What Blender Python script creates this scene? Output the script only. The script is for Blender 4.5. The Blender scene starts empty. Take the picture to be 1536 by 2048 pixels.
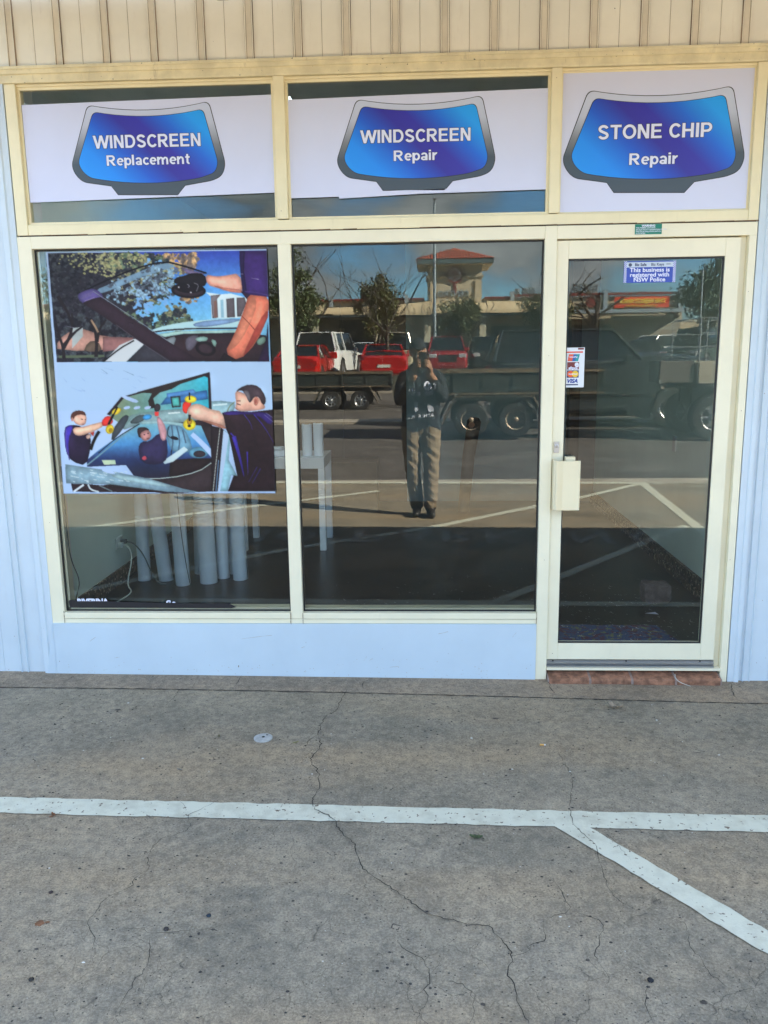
import bpy, bmesh, math, random
import numpy as np
from mathutils import Vector, Matrix
R = math.radians
S = bpy.context.scene
COL = S.collection

# ------------------------------------------------------------------ camera
cam_d = bpy.data.cameras.new('camera'); cam = bpy.data.objects.new('camera', cam_d); COL.objects.link(cam)
_p, _y, _r = R(10.88), R(2.78), R(0.78)
_f = Vector((-math.sin(_y)*math.cos(_p), math.cos(_y)*math.cos(_p), -math.sin(_p)))
_rt = Vector((math.cos(_y), math.sin(_y), 0)); _dn = _f.cross(_rt)
_r2 = math.cos(_r)*_rt + math.sin(_r)*_dn; _d2 = -math.sin(_r)*_rt + math.cos(_r)*_dn
M4 = Matrix((_r2, -_d2, -_f)).transposed().to_4x4(); M4.translation = Vector((0, -4.0, 1.636))
cam.matrix_world = M4
cam_d.sensor_fit = 'VERTICAL'; cam_d.sensor_height = 24; cam_d.lens = 1639.4/2048*24
cam_d.clip_start = 0.05; cam_d.clip_end = 3000
S.camera = cam

# ------------------------------------------------------------------ light
SUN_EL, SUN_AZ = R(30), math.atan2(.932, .362)         # azimuth from +Y towards +X
sd = bpy.data.lights.new('sun', 'SUN'); sun = bpy.data.objects.new('sun', sd); COL.objects.link(sun)
sd.energy = 5.0; sd.angle = R(0.5); sd.color = (1.0, 0.90, 0.76)
sv = Vector((math.sin(SUN_AZ)*math.cos(SUN_EL), math.cos(SUN_AZ)*math.cos(SUN_EL), math.sin(SUN_EL)))
sun.rotation_euler = sv.to_track_quat('Z', 'Y').to_euler(); sun.location = (20, 10, 20)
W = bpy.data.worlds.new('World'); S.world = W; W.use_nodes = True
nt = W.node_tree; nt.nodes.clear()
def nd(t, ty, **kw):
    n = t.nodes.new(ty)
    for k, v in kw.items():
        if k in n.inputs.keys(): n.inputs[k].default_value = v
        else: setattr(n, k, v)
    return n
sky = nd(nt, 'ShaderNodeTexSky'); sky.sky_type = 'NISHITA'; sky.sun_disc = False
sky.sun_elevation = SUN_EL; sky.sun_rotation = SUN_AZ; sky.air_density = 1.0; sky.dust_density = 0.1; sky.ozone_density = 3.0
tc = nd(nt, 'ShaderNodeTexCoord'); mp = nd(nt, 'ShaderNodeMapping'); mp.inputs['Scale'].default_value = (1, 1, 2.2)
mp.inputs['Location'].default_value = (0.3, 0.1, 0.35)
nz = nd(nt, 'ShaderNodeTexNoise'); nz.inputs['Scale'].default_value = 5.5; nz.inputs['Detail'].default_value = 7; nz.inputs['Roughness'].default_value = .52
rp = nd(nt, 'ShaderNodeValToRGB'); rp.color_ramp.elements[0].position = .41; rp.color_ramp.elements[1].position = .56
nz2 = nd(nt, 'ShaderNodeTexNoise'); nz2.inputs['Scale'].default_value = 11; nz2.inputs['Detail'].default_value = 5
cr = nd(nt, 'ShaderNodeValToRGB'); cr.color_ramp.elements[0].color = (1.3, 1.6, 1.85, 1); cr.color_ramp.elements[1].color = (4.4, 4.6, 4.7, 1)
cr.color_ramp.elements[0].position = .35; cr.color_ramp.elements[1].position = .7
mx = nd(nt, 'ShaderNodeMix'); mx.data_type = 'RGBA'
bg = nd(nt, 'ShaderNodeBackground'); bg.inputs['Strength'].default_value = 0.06; wo = nd(nt, 'ShaderNodeOutputWorld')
L = nt.links.new
L(tc.outputs['Generated'], mp.inputs[0]); L(mp.outputs[0], nz.inputs['Vector']); L(nz.outputs['Fac'], rp.inputs[0])
L(mp.outputs[0], nz2.inputs['Vector']); L(nz2.outputs['Fac'], cr.inputs[0])
tn = nd(nt, 'ShaderNodeMix'); tn.data_type = 'RGBA'; tn.blend_type = 'MULTIPLY'; tn.inputs['Factor'].default_value = 1; tn.inputs['B'].default_value = (.66, .97, 1.20, 1); L(sky.outputs[0], tn.inputs['A'])
L(rp.outputs[0], mx.inputs['Factor']); L(tn.outputs['Result'], mx.inputs['A']); L(cr.outputs[0], mx.inputs['B'])
L(mx.outputs['Result'], bg.inputs[0]); L(bg.outputs[0], wo.inputs[0])
S.view_settings.view_transform = 'Standard'; S.view_settings.look = 'None'; S.view_settings.gamma = 1
S.view_settings.exposure = 3.6
try:
    S.cycles.max_bounces = 8; S.cycles.diffuse_bounces = 4; S.cycles.glossy_bounces = 4; S.cycles.transparent_max_bounces = 12
    S.cycles.sample_clamp_indirect = 6; S.cycles.use_denoising = True; S.cycles.caustics_reflective = False; S.cycles.caustics_refractive = False
except Exception: pass

# ------------------------------------------------------------------ helpers
def M(name, col, rough=.5, met=0., var=.08, scale=6., col2=None, lo=.4, hi=.65, bump=0., bscale=150., stretch=(1,1,1), spec=.5,
      speck=0., sscale=90., spcol=(.03,.025,.02), emit=None, grime=0., gcol=(.16,.11,.06)):
    m = bpy.data.materials.new(name); m.use_nodes = True; t = m.node_tree; b = t.nodes['Principled BSDF']
    b.inputs['Roughness'].default_value = rough; b.inputs['Metallic'].default_value = met; b.inputs['Specular IOR Level'].default_value = spec
    l = t.links.new
    c2 = col2 if col2 else tuple(max(0, c*(1-var*2)) for c in col)
    tcn = nd(t, 'ShaderNodeTexCoord'); mpn = nd(t, 'ShaderNodeMapping'); mpn.inputs['Scale'].default_value = stretch
    l(tcn.outputs['Object'], mpn.inputs[0])
    out = None
    if var > 0 or col2:
        n = nd(t, 'ShaderNodeTexNoise'); n.inputs['Scale'].default_value = scale; n.inputs['Detail'].default_value = 6; n.inputs['Roughness'].default_value = .6
        l(mpn.outputs[0], n.inputs['Vector'])
        r = nd(t, 'ShaderNodeValToRGB'); r.color_ramp.elements[0].position = lo; r.color_ramp.elements[1].position = hi
        r.color_ramp.elements[0].color = (*c2, 1); r.color_ramp.elements[1].color = (*col, 1)
        l(n.outputs['Fac'], r.inputs[0]); out = r.outputs[0]
    def over(out, facsock, c):
        x = nd(t, 'ShaderNodeMix'); x.data_type = 'RGBA'; l(facsock, x.inputs['Factor'])
        if out: l(out, x.inputs['A'])
        else: x.inputs['A'].default_value = (*col, 1)
        x.inputs['B'].default_value = (*c, 1); return x.outputs['Result']
    if grime > 0:
        n = nd(t, 'ShaderNodeTexNoise'); n.inputs['Scale'].default_value = 5; n.inputs['Detail'].default_value = 8; n.inputs['Roughness'].default_value = .75
        mq = nd(t, 'ShaderNodeMapping'); mq.inputs['Scale'].default_value = (5, 5, .9); l(tcn.outputs['Object'], mq.inputs[0]); l(mq.outputs[0], n.inputs['Vector'])
        r = nd(t, 'ShaderNodeValToRGB'); r.color_ramp.elements[0].position = .58; r.color_ramp.elements[1].position = .8
        r.color_ramp.elements[1].color = (grime, grime, grime, 1)
        l(n.outputs['Fac'], r.inputs[0]); out = over(out, r.outputs[0], gcol)
    if speck > 0:
        v = nd(t, 'ShaderNodeTexNoise'); v.inputs['Scale'].default_value = sscale; v.inputs['Detail'].default_value = 2
        l(tcn.outputs['Object'], v.inputs['Vector'])
        r = nd(t, 'ShaderNodeValToRGB'); r.color_ramp.elements[0].position = 1-speck; r.color_ramp.elements[1].position = min(1, 1-speck+.02)
        l(v.outputs['Fac'], r.inputs[0]); out = over(out, r.outputs[0], spcol)
    if out: l(out, b.inputs['Base Color'])
    else: b.inputs['Base Color'].default_value = (*col, 1)
    if bump > 0:
        n = nd(t, 'ShaderNodeTexNoise'); n.inputs['Scale'].default_value = bscale; n.inputs['Detail'].default_value = 4
        l(tcn.outputs['Object'], n.inputs['Vector'])
        bp = nd(t, 'ShaderNodeBump'); bp.inputs['Strength'].default_value = bump; bp.inputs['Distance'].default_value = .01
        l(n.outputs['Fac'], bp.inputs['Height']); l(bp.outputs[0], b.inputs['Normal'])
    if emit:
        b.inputs['Emission Color'].default_value = (*emit[:3], 1); b.inputs['Emission Strength'].default_value = emit[3]
    return m

def shade_glass(name, tint, refl, rough=0.0):
    """window glass: tinted transmission with a mirror-like coat"""
    m = bpy.data.materials.new(name); m.use_nodes = True; t = m.node_tree; t.nodes.clear(); l = t.links.new
    tr = nd(t, 'ShaderNodeBsdfTransparent'); tr.inputs[0].default_value = (*tint, 1)
    gl = nd(t, 'ShaderNodeBsdfGlossy'); gl.inputs['Roughness'].default_value = rough; gl.inputs['Color'].default_value = (.95, 1, .97, 1)
    lw = nd(t, 'ShaderNodeFresnel'); lw.inputs[0].default_value = 1.5
    ma = nd(t, 'ShaderNodeMath'); ma.operation = 'MULTIPLY_ADD'; ma.inputs[1].default_value = refl/.04; ma.inputs[2].default_value = 0; ma.use_clamp = True
    mxs = nd(t, 'ShaderNodeMixShader'); o = nd(t, 'ShaderNodeOutputMaterial')
    tcn = nd(t, 'ShaderNodeTexCoord'); dn = nd(t, 'ShaderNodeTexNoise'); dn.inputs['Scale'].default_value = 3; dn.inputs['Detail'].default_value = 9; dn.inputs['Roughness'].default_value = .7; dn.inputs['Distortion'].default_value = 1.2
    l(tcn.outputs['Object'], dn.inputs['Vector']); dr_ = nd(t, 'ShaderNodeMapRange'); l(dn.outputs['Fac'], dr_.inputs['Value']); dr_.inputs['From Min'].default_value = .42; dr_.inputs['From Max'].default_value = .8; dr_.inputs['To Min'].default_value = .0; dr_.inputs['To Max'].default_value = .010
    df = nd(t, 'ShaderNodeBsdfDiffuse'); df.inputs[0].default_value = (.5, .47, .42, 1); md_ = nd(t, 'ShaderNodeMixShader'); l(dr_.outputs[0], md_.inputs[0])
    l(lw.outputs[0], ma.inputs[0]); l(ma.outputs[0], mxs.inputs[0]); l(tr.outputs[0], mxs.inputs[1]); l(gl.outputs[0], mxs.inputs[2]); l(mxs.outputs[0], md_.inputs[1]); l(df.outputs[0], md_.inputs[2]); l(md_.outputs[0], o.inputs[0])
    return m

class MB:
    def __init__(s): s.v = []; s.f = []; s.m = []; s.cur = 0
    def add(s, vs, fs, m=None):
        o = len(s.v); s.v += [tuple(p) for p in vs]; mm = s.cur if m is None else m
        for f in fs: s.f.append([i+o for i in f]); s.m.append(mm)
    def box(s, x0, x1, y0, y1, z0, z1, m=None):
        s.add([(x0,y0,z0),(x1,y0,z0),(x1,y1,z0),(x0,y1,z0),(x0,y0,z1),(x1,y0,z1),(x1,y1,z1),(x0,y1,z1)],
              [(0,3,2,1),(4,5,6,7),(0,1,5,4),(1,2,6,5),(2,3,7,6),(3,0,4,7)], m); return s
    def poly(s, pts, m=None): s.add(pts, [tuple(range(len(pts)))], m); return s
    def prism(s, pr, axis, a, b, m=None):
        """pr: 2-D outline; axis x: (y,z) y: (x,z) z: (x,y)"""
        n = len(pr)
        def P(q, t): return {'x': (t, q[0], q[1]), 'y': (q[0], t, q[1]), 'z': (q[0], q[1], t)}[axis]
        vs = [P(q, a) for q in pr] + [P(q, b) for q in pr]
        fs = [tuple(range(n)), tuple(range(2*n-1, n-1, -1))] + [(i, i+n, (i+1) % n+n, (i+1) % n) for i in range(n)]
        s.add(vs, fs, m); return s
    def tube(s, pts, r, n=8, m=None, cap=True):
        pts = [Vector(p) for p in pts]; k = len(pts)
        rs = r if isinstance(r, (list, tuple)) else [r]*k
        vs = []; up = None
        for i, p in enumerate(pts):
            d = (pts[min(i+1, k-1)] - pts[max(i-1, 0)])
            d = d.normalized() if d.length > 1e-9 else Vector((0, 0, 1))
            if up is None: up = Vector((0, 0, 1)) if abs(d.z) < .9 else Vector((1, 0, 0))
            a = d.cross(up); a = a.normalized() if a.length > 1e-6 else d.orthogonal().normalized()
            b = d.cross(a).normalized(); up = -b if False else up
            for j in range(n):
                t = 2*math.pi*j/n; vs.append(p + a*math.cos(t)*rs[i] + b*math.sin(t)*rs[i])
        fs = [(i*n+j, i*n+(j+1) % n, (i+1)*n+(j+1) % n, (i+1)*n+j) for i in range(k-1) for j in range(n)]
        if cap: fs += [tuple(range(n-1, -1, -1)), tuple(range((k-1)*n, k*n))]
        s.add(vs, fs, m); return s
    def lathe(s, prof, c, axis='z', n=24, m=None, cap=True):
        """prof: (r, t) along axis from c"""
        vs = []
        for (r, t) in prof:
            for j in range(n):
                a = 2*math.pi*j/n; u, w = r*math.cos(a), r*math.sin(a)
                vs.append({'z': (c[0]+u, c[1]+w, c[2]+t), 'y': (c[0]+u, c[1]+t, c[2]+w), 'x': (c[0]+t, c[1]+u, c[2]+w)}[axis])
        k = len(prof)
        fs = [(i*n+j, i*n+(j+1) % n, (i+1)*n+(j+1) % n, (i+1)*n+j) for i in range(k-1) for j in range(n)]
        if cap: fs += [tuple(range(n-1, -1, -1)), tuple(range((k-1)*n, k*n))]
        s.add(vs, fs, m); return s
    def build(s, name, mats, parent=None, loc=(0,0,0), smooth=False, bevel=0, subd=0, fixn=True):
        me = bpy.data.meshes.new(name)
        me.from_pydata([(a-loc[0], b-loc[1], c-loc[2]) for a, b, c in s.v], [], s.f)
        if not isinstance(mats, (list, tuple)): mats = [mats]
        for m_ in mats: me.materials.append(m_)
        me.polygons.foreach_set('material_index', s.m)
        if fixn:
            bm = bmesh.new(); bm.from_mesh(me); bmesh.ops.recalc_face_normals(bm, faces=bm.faces); bm.to_mesh(me); bm.free()
        if smooth:
            me.polygons.foreach_set('use_smooth', [True]*len(me.polygons))
            try: me.set_sharp_from_angle(angle=R(40))
            except Exception: pass
        o = bpy.data.objects.new(name, me); COL.objects.link(o); o.location = loc
        if parent: o.parent = parent
        if bevel:
            md = o.modifiers.new('bevel', 'BEVEL'); md.width = bevel; md.segments = 2; md.limit_method = 'ANGLE'; md.harden_normals = False
        return o

def tag(o, label=None, cat=None, group=None, kind=None):
    if label: o['label'] = label
    if cat: o['category'] = cat
    if group: o['group'] = group
    if kind: o['kind'] = kind
    return o
def empty(name, loc=(0,0,0), rz=0, **kw):
    o = bpy.data.objects.new(name, None); COL.objects.link(o); o.location = loc; o.rotation_euler = (0, 0, rz); o.empty_display_size = .2
    return tag(o, **kw)
def copy_tree(o, parent=None):
    c = o.copy(); COL.objects.link(c); c.parent = parent
    for ch in list(o.children): copy_tree(ch, c)
    return c
_fonts = {}
def text_geo(txt, size, extrude=0., offset=0., spacing=1.0, align='CENTER', sx=1.0, line=1.0):
    """returns vertices and faces of a line of lettering in the XY plane, centred"""
    cu = bpy.data.curves.new('lettering', 'FONT'); cu.body = txt; cu.size = size; cu.offset = offset; cu.space_character = spacing
    cu.align_x = align; cu.align_y = 'CENTER'; cu.extrude = extrude; cu.resolution_u = 3; cu.space_line = line
    ob = bpy.data.objects.new('lettering', cu); COL.objects.link(ob)
    bpy.context.view_layer.update()
    me = bpy.data.meshes.new_from_object(ob.evaluated_get(bpy.context.evaluated_depsgraph_get()))
    vs = [(v.co.x*sx, v.co.y, v.co.z) for v in me.vertices]; fs = [tuple(p.vertices) for p in me.polygons]
    bpy.data.objects.remove(ob); bpy.data.curves.remove(cu); bpy.data.meshes.remove(me)
    return vs, fs
def put_text(mb, txt, size, x, y, z, m=None, shear=0., rot=0., flip=1, **kw):
    """lettering on a wall that faces -Y, lying at depth y"""
    vs, fs = text_geo(txt, size, **kw); c, sn = math.cos(rot), math.sin(rot)
    mb.add([(x+flip*(a*c-b*sn+shear*b), y-q, z+(a*sn+b*c)) for a, b, q in vs], fs, m)
def smooth_closed(pts, it=2):
    """Chaikin corner rounding of a closed outline"""
    for _ in range(it):
        q = []
        for i in range(len(pts)):
            a, b = pts[i], pts[(i+1) % len(pts)]
            q += [(a[0]*.75+b[0]*.25, a[1]*.75+b[1]*.25), (a[0]*.25+b[0]*.75, a[1]*.25+b[1]*.75)]
        pts = q
    return pts
def smooth_open(pts, it=2):
    for _ in range(it):
        q = [pts[0]]
        for a, b in zip(pts[:-1], pts[1:]):
            q += [tuple(u*.75+w*.25 for u, w in zip(a, b)), tuple(u*.25+w*.75 for u, w in zip(a, b))]
        pts = q + [pts[-1]]
    return pts
CRACKS = [(0.007, [(-0.383, -0.14), (-0.405, -0.298), (-0.407, -0.397), (-0.468, -0.48), (-0.465, -0.645), (-0.505, -0.718), (-0.505, -0.775)]), (0.007, [(-0.465, -0.645), (-0.439, -0.763), (-0.47, -0.853), (-0.468, -0.906), (-0.431, -0.957), (-0.402, -1.112), (-0.425, -1.194), (-0.396, -1.271), (-0.334, -1.295), (-0.296, -1.397), (-0.239, -1.456), (-0.224, -1.528), (-0.224, -1.535), (-0.198, -1.609), (-0.129, -1.671), (-0.06, -1.737), (-0.006, -1.805), (0.093, -1.847), (0.191, -1.86), (0.196, -1.881), (0.248, -1.971), (0.22, -2.043), (0.239, -2.088), (0.236, -2.135), (0.263, -2.228)]), (0.005, [(-0.766, -1.175), (-0.791, -1.229), (-0.848, -1.298), (-0.861, -1.315), (-0.825, -1.395), (-0.872, -1.434), (-0.93, -1.473), (-0.921, -1.58), (-0.927, -1.56), (-0.896, -1.63), (-0.928, -1.661), (-0.926, -1.73), (-0.97, -1.762), (-0.996, -1.787), (-0.988, -1.838), (-0.999, -1.886), (-0.987, -1.915), (-0.953, -1.936), (-0.943, -1.987), (-0.928, -2.006), (-0.915, -2.059)]), (0.004, [(-0.999, -1.886), (-1.101, -1.886), (-1.185, -1.894), (-1.219, -1.917), (-1.259, -1.896)]), (0.004, [(-0.953, -1.936), (-0.901, -1.936)]), (0.0045, [(-0.893, -1.907), (-0.821, -1.913), (-0.797, -1.929), (-0.732, -1.924), (-0.685, -1.909), (-0.621, -1.9), (-0.567, -1.877)]), (0.0055, [(-0.797, -1.929), (-0.776, -2.002), (-0.761, -2.059), (-0.78, -2.114), (-0.777, -2.141), (-0.785, -2.184), (-0.791, -2.229), (-0.763, -2.261)]), (0.0065, [(-0.096, -1.916), (-0.048, -1.97), (0.001, -2.008), (0.017, -2.079), (0.0, -2.1), (0.01, -2.142), (-0.019, -2.193), (-0.022, -2.237)]), (0.005, [(0.017, -2.079), (0.09, -2.077), (0.128, -2.122), (0.12, -2.189), (0.111, -2.233)]), (0.004, [(0.1, -2.014), (0.09, -2.077)]), (0.004, [(-0.06, -1.737), (-0.074, -1.813), (-0.076, -1.857)]), (0.004, [(0.128, -2.113), (0.17, -2.077)]), (0.0065, [(0.352, -1.823), (0.339, -1.867), (0.349, -1.898), (0.338, -1.919), (0.29, -1.935), (0.287, -1.96), (0.24, -1.977)]), (0.006, [(0.352, -1.823), (0.444, -1.781), (0.428, -1.724), (0.427, -1.681), (0.392, -1.606)]), (0.006, [(0.444, -1.781), (0.494, -1.808), (0.528, -1.824), (0.506, -1.893), (0.475, -1.955), (0.476, -2.003), (0.494, -2.044), (0.483, -2.076)]), (0.004, [(0.354, -1.812), (0.27, -1.769), (0.26, -1.722)]), (0.004, [(0.338, -1.924), (0.368, -1.997)]), (0.003, [(0.429, -0.196), (0.445, -0.327), (0.474, -0.424), (0.455, -0.529)]), (0.0055, [(0.561, -0.743), (0.58, -0.905), (0.588, -0.976), (0.559, -1.109), (0.531, -1.215), (0.529, -1.33), (0.587, -1.428), (0.579, -1.507), (0.576, -1.521), (0.574, -1.627), (0.575, -1.696), (0.605, -1.742), (0.648, -1.781)]), (0.004, [(0.528, -1.824), (0.583, -1.805), (0.6, -1.766)]), (0.005, [(0.594, -2.055), (0.576, -2.108), (0.562, -2.15), (0.573, -2.202), (0.568, -2.219)]), (0.004, [(0.648, -1.781), (0.706, -1.757), (0.742, -1.762)]), (0.005, [(0.73, -1.801), (0.771, -1.822), (0.745, -1.917), (0.768, -1.975), (0.762, -2.013), (0.804, -2.071), (0.796, -2.093)]), (0.004, [(0.426, -2.087), (0.42, -2.147), (0.409, -2.204)]), (0.004, [(0.594, -2.055), (0.566, -2.019), (0.544, -2.001)]), (0.006, [(-1.175, -0.027), (-1.165, -0.157), (-1.227, -0.165), (-1.222, -0.266), (-1.234, -0.369)]), (0.0035, [(-0.936, -1.188), (-0.89, -1.249), (-0.871, -1.299)]), (0.003, [(-0.659, -0.962), (-0.658, -1.022), (-0.671, -1.081)]), (0.004, [(-0.471, -1.462), (-0.447, -1.533), (-0.428, -1.574)]), (0.004, [(0.608, -1.328), (0.652, -1.404), (0.664, -1.462), (0.683, -1.518)]), (0.004, [(0.835, -2.1), (0.835, -2.15), (0.831, -2.19)]), (0.003, [(-0.84, -2.125), (-0.804, -2.167)]), (0.0035, [(-0.173, -2.105), (-0.175, -2.165), (-0.159, -2.205)]), (0.003, [(-0.367, -2.102), (-0.369, -2.171), (-0.356, -2.212)])]
# ------------------------------------------------------------------ setting: ground
random.seed(4)
def concrete(name, c1, c2, stain, fine=1.0, craze=True):
    m = bpy.data.materials.new(name); m.use_nodes = True; t = m.node_tree; b = t.nodes['Principled BSDF']; l = t.links.new
    b.inputs['Roughness'].default_value = .85; b.inputs['Specular IOR Level'].default_value = .25
    tcn = nd(t, 'ShaderNodeTexCoord')
    def noise(sc, det=6, ro=.6, st=(1,1,1), loc=(0,0,0)):
        mq = nd(t, 'ShaderNodeMapping'); mq.inputs['Scale'].default_value = st; mq.inputs['Location'].default_value = loc
        n = nd(t, 'ShaderNodeTexNoise'); n.inputs['Scale'].default_value = sc; n.inputs['Detail'].default_value = det; n.inputs['Roughness'].default_value = ro
        l(tcn.outputs['Object'], mq.inputs[0]); l(mq.outputs[0], n.inputs['Vector']); return n.outputs['Fac']
    def ramp(s_, p0, p1, a=(0,0,0), z=(1,1,1)):
        r = nd(t, 'ShaderNodeValToRGB'); r.color_ramp.elements[0].position = p0; r.color_ramp.elements[1].position = p1
        r.color_ramp.elements[0].color = (*a, 1); r.color_ramp.elements[1].color = (*z, 1); l(s_, r.inputs[0]); return r.outputs[0]
    def mix(f, a, b_, mode='MIX', k=None):
        x = nd(t, 'ShaderNodeMix'); x.data_type = 'RGBA'; x.blend_type = mode
        if k is not None: x.inputs['Factor'].default_value = k
        else: l(f, x.inputs['Factor'])
        for s_, q in (('A', a), ('B', b_)):
            if isinstance(q, tuple): x.inputs[s_].default_value = (*q, 1)
            else: l(q, x.inputs[s_])
        return x.outputs['Result']
    base = ramp(noise(2.2, 8, .62), .32, .68, c2, c1)
    base = mix(ramp(noise(1.1, 5, .5, (.45, 1.6, 1), (3, 1, 0)), .48, .72), base, stain)         # warm bands of dust
    base = mix(ramp(noise(150, 3, .7), .30, .70, (.62,.62,.62), (1.22,1.22,1.22)), base, (.5,.5,.5), 'MIX', None) if False else base
    g = ramp(noise(140*fine, 4, .8), .33, .67, (.60,.60,.60), (1.26,1.26,1.26)); x = mix(None, base, g, 'MULTIPLY', 1.0)
    g2 = ramp(noise(28*fine, 5, .7), .35, .65, (.74,.74,.76), (1.18,1.16,1.13)); x = mix(None, x, g2, 'MULTIPLY', 1.0)
    # pits and dark aggregate
    for sc, th, c in ((75, .17, (.035,.03,.028)), (19, .085, (.03,.028,.03)), (9, .040, (.028,.026,.03)), (48, .085, (.62,.6,.56))):
        v = nd(t, 'ShaderNodeTexVoronoi'); v.inputs['Scale'].default_value = sc; l(tcn.outputs['Object'], v.inputs['Vector'])
        sel = nd(t, 'ShaderNodeSeparateColor'); l(v.outputs['Color'], sel.inputs[0])
        k1 = nd(t, 'ShaderNodeMath', operation='LESS_THAN'); l(v.outputs['Distance'], k1.inputs[0]); k1.inputs[1].default_value = th
        k2 = nd(t, 'ShaderNodeMath', operation='LESS_THAN'); l(sel.outputs[0], k2.inputs[0]); k2.inputs[1].default_value = .26 if sc != 48 else .03
        k3 = nd(t, 'ShaderNodeMath', operation='MULTIPLY'); l(k1.outputs[0], k3.inputs[0]); l(k2.outputs[0], k3.inputs[1])
        k4 = nd(t, 'ShaderNodeMath', operation='MULTIPLY'); l(k3.outputs[0], k4.inputs[0]); k4.inputs[1].default_value = .85
        x = mix(k4.outputs[0], x, c)
    hsock = noise(170, 4, .7)
    if craze:
        wv = nd(t, 'ShaderNodeTexNoise'); wv.inputs['Scale'].default_value = 9; wv.inputs['Detail'].default_value = 5; l(tcn.outputs['Object'], wv.inputs['Vector'])
        va = nd(t, 'ShaderNodeVectorMath', operation='MULTIPLY_ADD'); va.inputs[1].default_value = (.13,.13,.0)
        l(wv.outputs['Color'], va.inputs[0]); l(tcn.outputs['Object'], va.inputs[2])
        for sc, w, msk in ((7.5, .010, (.50, .60)), (17, .013, (.53, .66))):
            v = nd(t, 'ShaderNodeTexVoronoi'); v.feature = 'DISTANCE_TO_EDGE'; v.inputs['Scale'].default_value = sc; l(va.outputs[0], v.inputs['Vector'])
            e = ramp(v.outputs['Distance'], 0, w, (1,1,1), (0,0,0))
            # crazing grows away from the shop (towards -Y) and in patches
            sp = nd(t, 'ShaderNodeSeparateXYZ'); l(tcn.outputs['Object'], sp.inputs[0])
            mr = nd(t, 'ShaderNodeMapRange'); l(sp.outputs['Y'], mr.inputs['Value']); mr.inputs['From Min'].default_value = -1.3; mr.inputs['From Max'].default_value = -2.1
            mr.inputs['To Min'].default_value = -.14; mr.inputs['To Max'].default_value = .07
            ad = nd(t, 'ShaderNodeMath', operation='ADD'); l(noise(3.1, 4, .6, (1,1,1), (sc, 0, 0)), ad.inputs[0]); l(mr.outputs[0], ad.inputs[1])
            mk = ramp(ad.outputs[0], *msk)
            k = nd(t, 'ShaderNodeMath', operation='MULTIPLY'); l(e, k.inputs[0]); l(mk, k.inputs[1])
            k_ = nd(t, 'ShaderNodeMath', operation='MULTIPLY'); l(k.outputs[0], k_.inputs[0]); k_.inputs[1].default_value = .62
            x = mix(k_.outputs[0], x, (.03,.026,.022))
    l(x, b.inputs['Base Color'])
    bp = nd(t, 'ShaderNodeBump'); bp.inputs['Strength'].default_value = .35; bp.inputs['Distance'].default_value = .006
    l(hsock, bp.inputs['Height']); l(bp.outputs[0], b.inputs['Normal'])
    return m
m_conc = concrete('pavement concrete', (.340,.290,.215), (.212,.186,.141), (.365,.280,.182))
m_foot = concrete('footing concrete', (.34,.275,.20), (.20,.165,.125), (.36,.265,.175), craze=False)
m_asph = M('asphalt', (.115,.10,.088), .9, var=.2, scale=1.3, bump=.5, bscale=90, speck=.36, sscale=60, spcol=(.25,.22,.19))
m_kerb = M('kerb concrete', (.46,.40,.32), .85, var=.15, scale=3)

# one sheet for all the ground: level road, rising behind it to the car park
prof = [(40,-.058),(-18.5,-.058),(-22.5,.10),(-25,.45),(-33,.70),(-60,.95),(-400,1.2)]
g = MB()
for (ya, za), (yb, zb) in zip(prof[:-1], prof[1:]): g.poly([(-250,ya,za),(-250,yb,zb),(250,yb,zb),(250,ya,za)])
tag(g.build('ground', m_asph), kind='structure')
p = MB()
for xa, xb in ((-16,-2),(-2,3),(3,16)):
    p.poly([(xa,-6.6,0),(xb,-6.6,0),(xb,.05,0),(xa,.05,0)]); p.poly([(xa,-6.6,0),(xb,-6.6,0),(xb,-6.6,-.3),(xa,-6.6,-.3)])
pave = tag(p.build('pavement', m_conc), kind='structure')
fs = MB()
yb = [(-16,-.16),(-2.15,-.172),(-1.2,-.166),(-.45,-.175),(.1,-.19),(.62,-.205),(1.1,-.225),(1.64,-.238),(16,-.25)]
for (xa, ya), (xb, yc) in zip(yb[:-1], yb[1:]):
    fs.add([(xa,ya,.002),(xb,yc,.002),(xb,.05,.016),(xa,.05,.016),(xa,ya-.004,-.01),(xb,yc-.004,-.01)], [(0,1,2,3),(4,5,1,0)])
tag(fs.build('footing_slab', m_foot), kind='structure')
m_crack = M('crack', (.03,.025,.02), 1, var=0)
def crack_strip(mb, pts, w0, z=.0025, jit=.006):
    pts = smooth_open(pts, 1); fine = []
    for a, b in zip(pts[:-1], pts[1:]):
        n = max(1, int(math.dist(a, b)/.012))
        for i in range(n): fine.append((a[0]+(b[0]-a[0])*i/n, a[1]+(b[1]-a[1])*i/n))
    fine.append(pts[-1]); jx = [(random.gauss(0, 1)) for _ in fine]
    fine = [(x+random.gauss(0, jit*.4), y+random.gauss(0, jit*.4)) for x, y in fine]
    for i, (a, b) in enumerate(zip(fine[:-1], fine[1:])):
        dx, dy = b[0]-a[0], b[1]-a[1]; d = math.hypot(dx, dy) or 1; nx, ny = -dy/d, dx/d
        t0 = w0*(.35+.9*abs(math.sin(i*.37+jx[0]*3)))*.5; t1 = w0*(.35+.9*abs(math.sin((i+1)*.37+jx[0]*3)))*.5
        e0 = min(1, i/6+.25)*min(1, (len(fine)-i)/8); t0 *= e0; t1 *= e0
        mb.poly([(a[0]+nx*t0,a[1]+ny*t0,z),(a[0]-nx*t0,a[1]-ny*t0,z),(b[0]-nx*t1,b[1]-ny*t1,z),(b[0]+nx*t1,b[1]+ny*t1,z)])
cks = MB()
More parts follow.
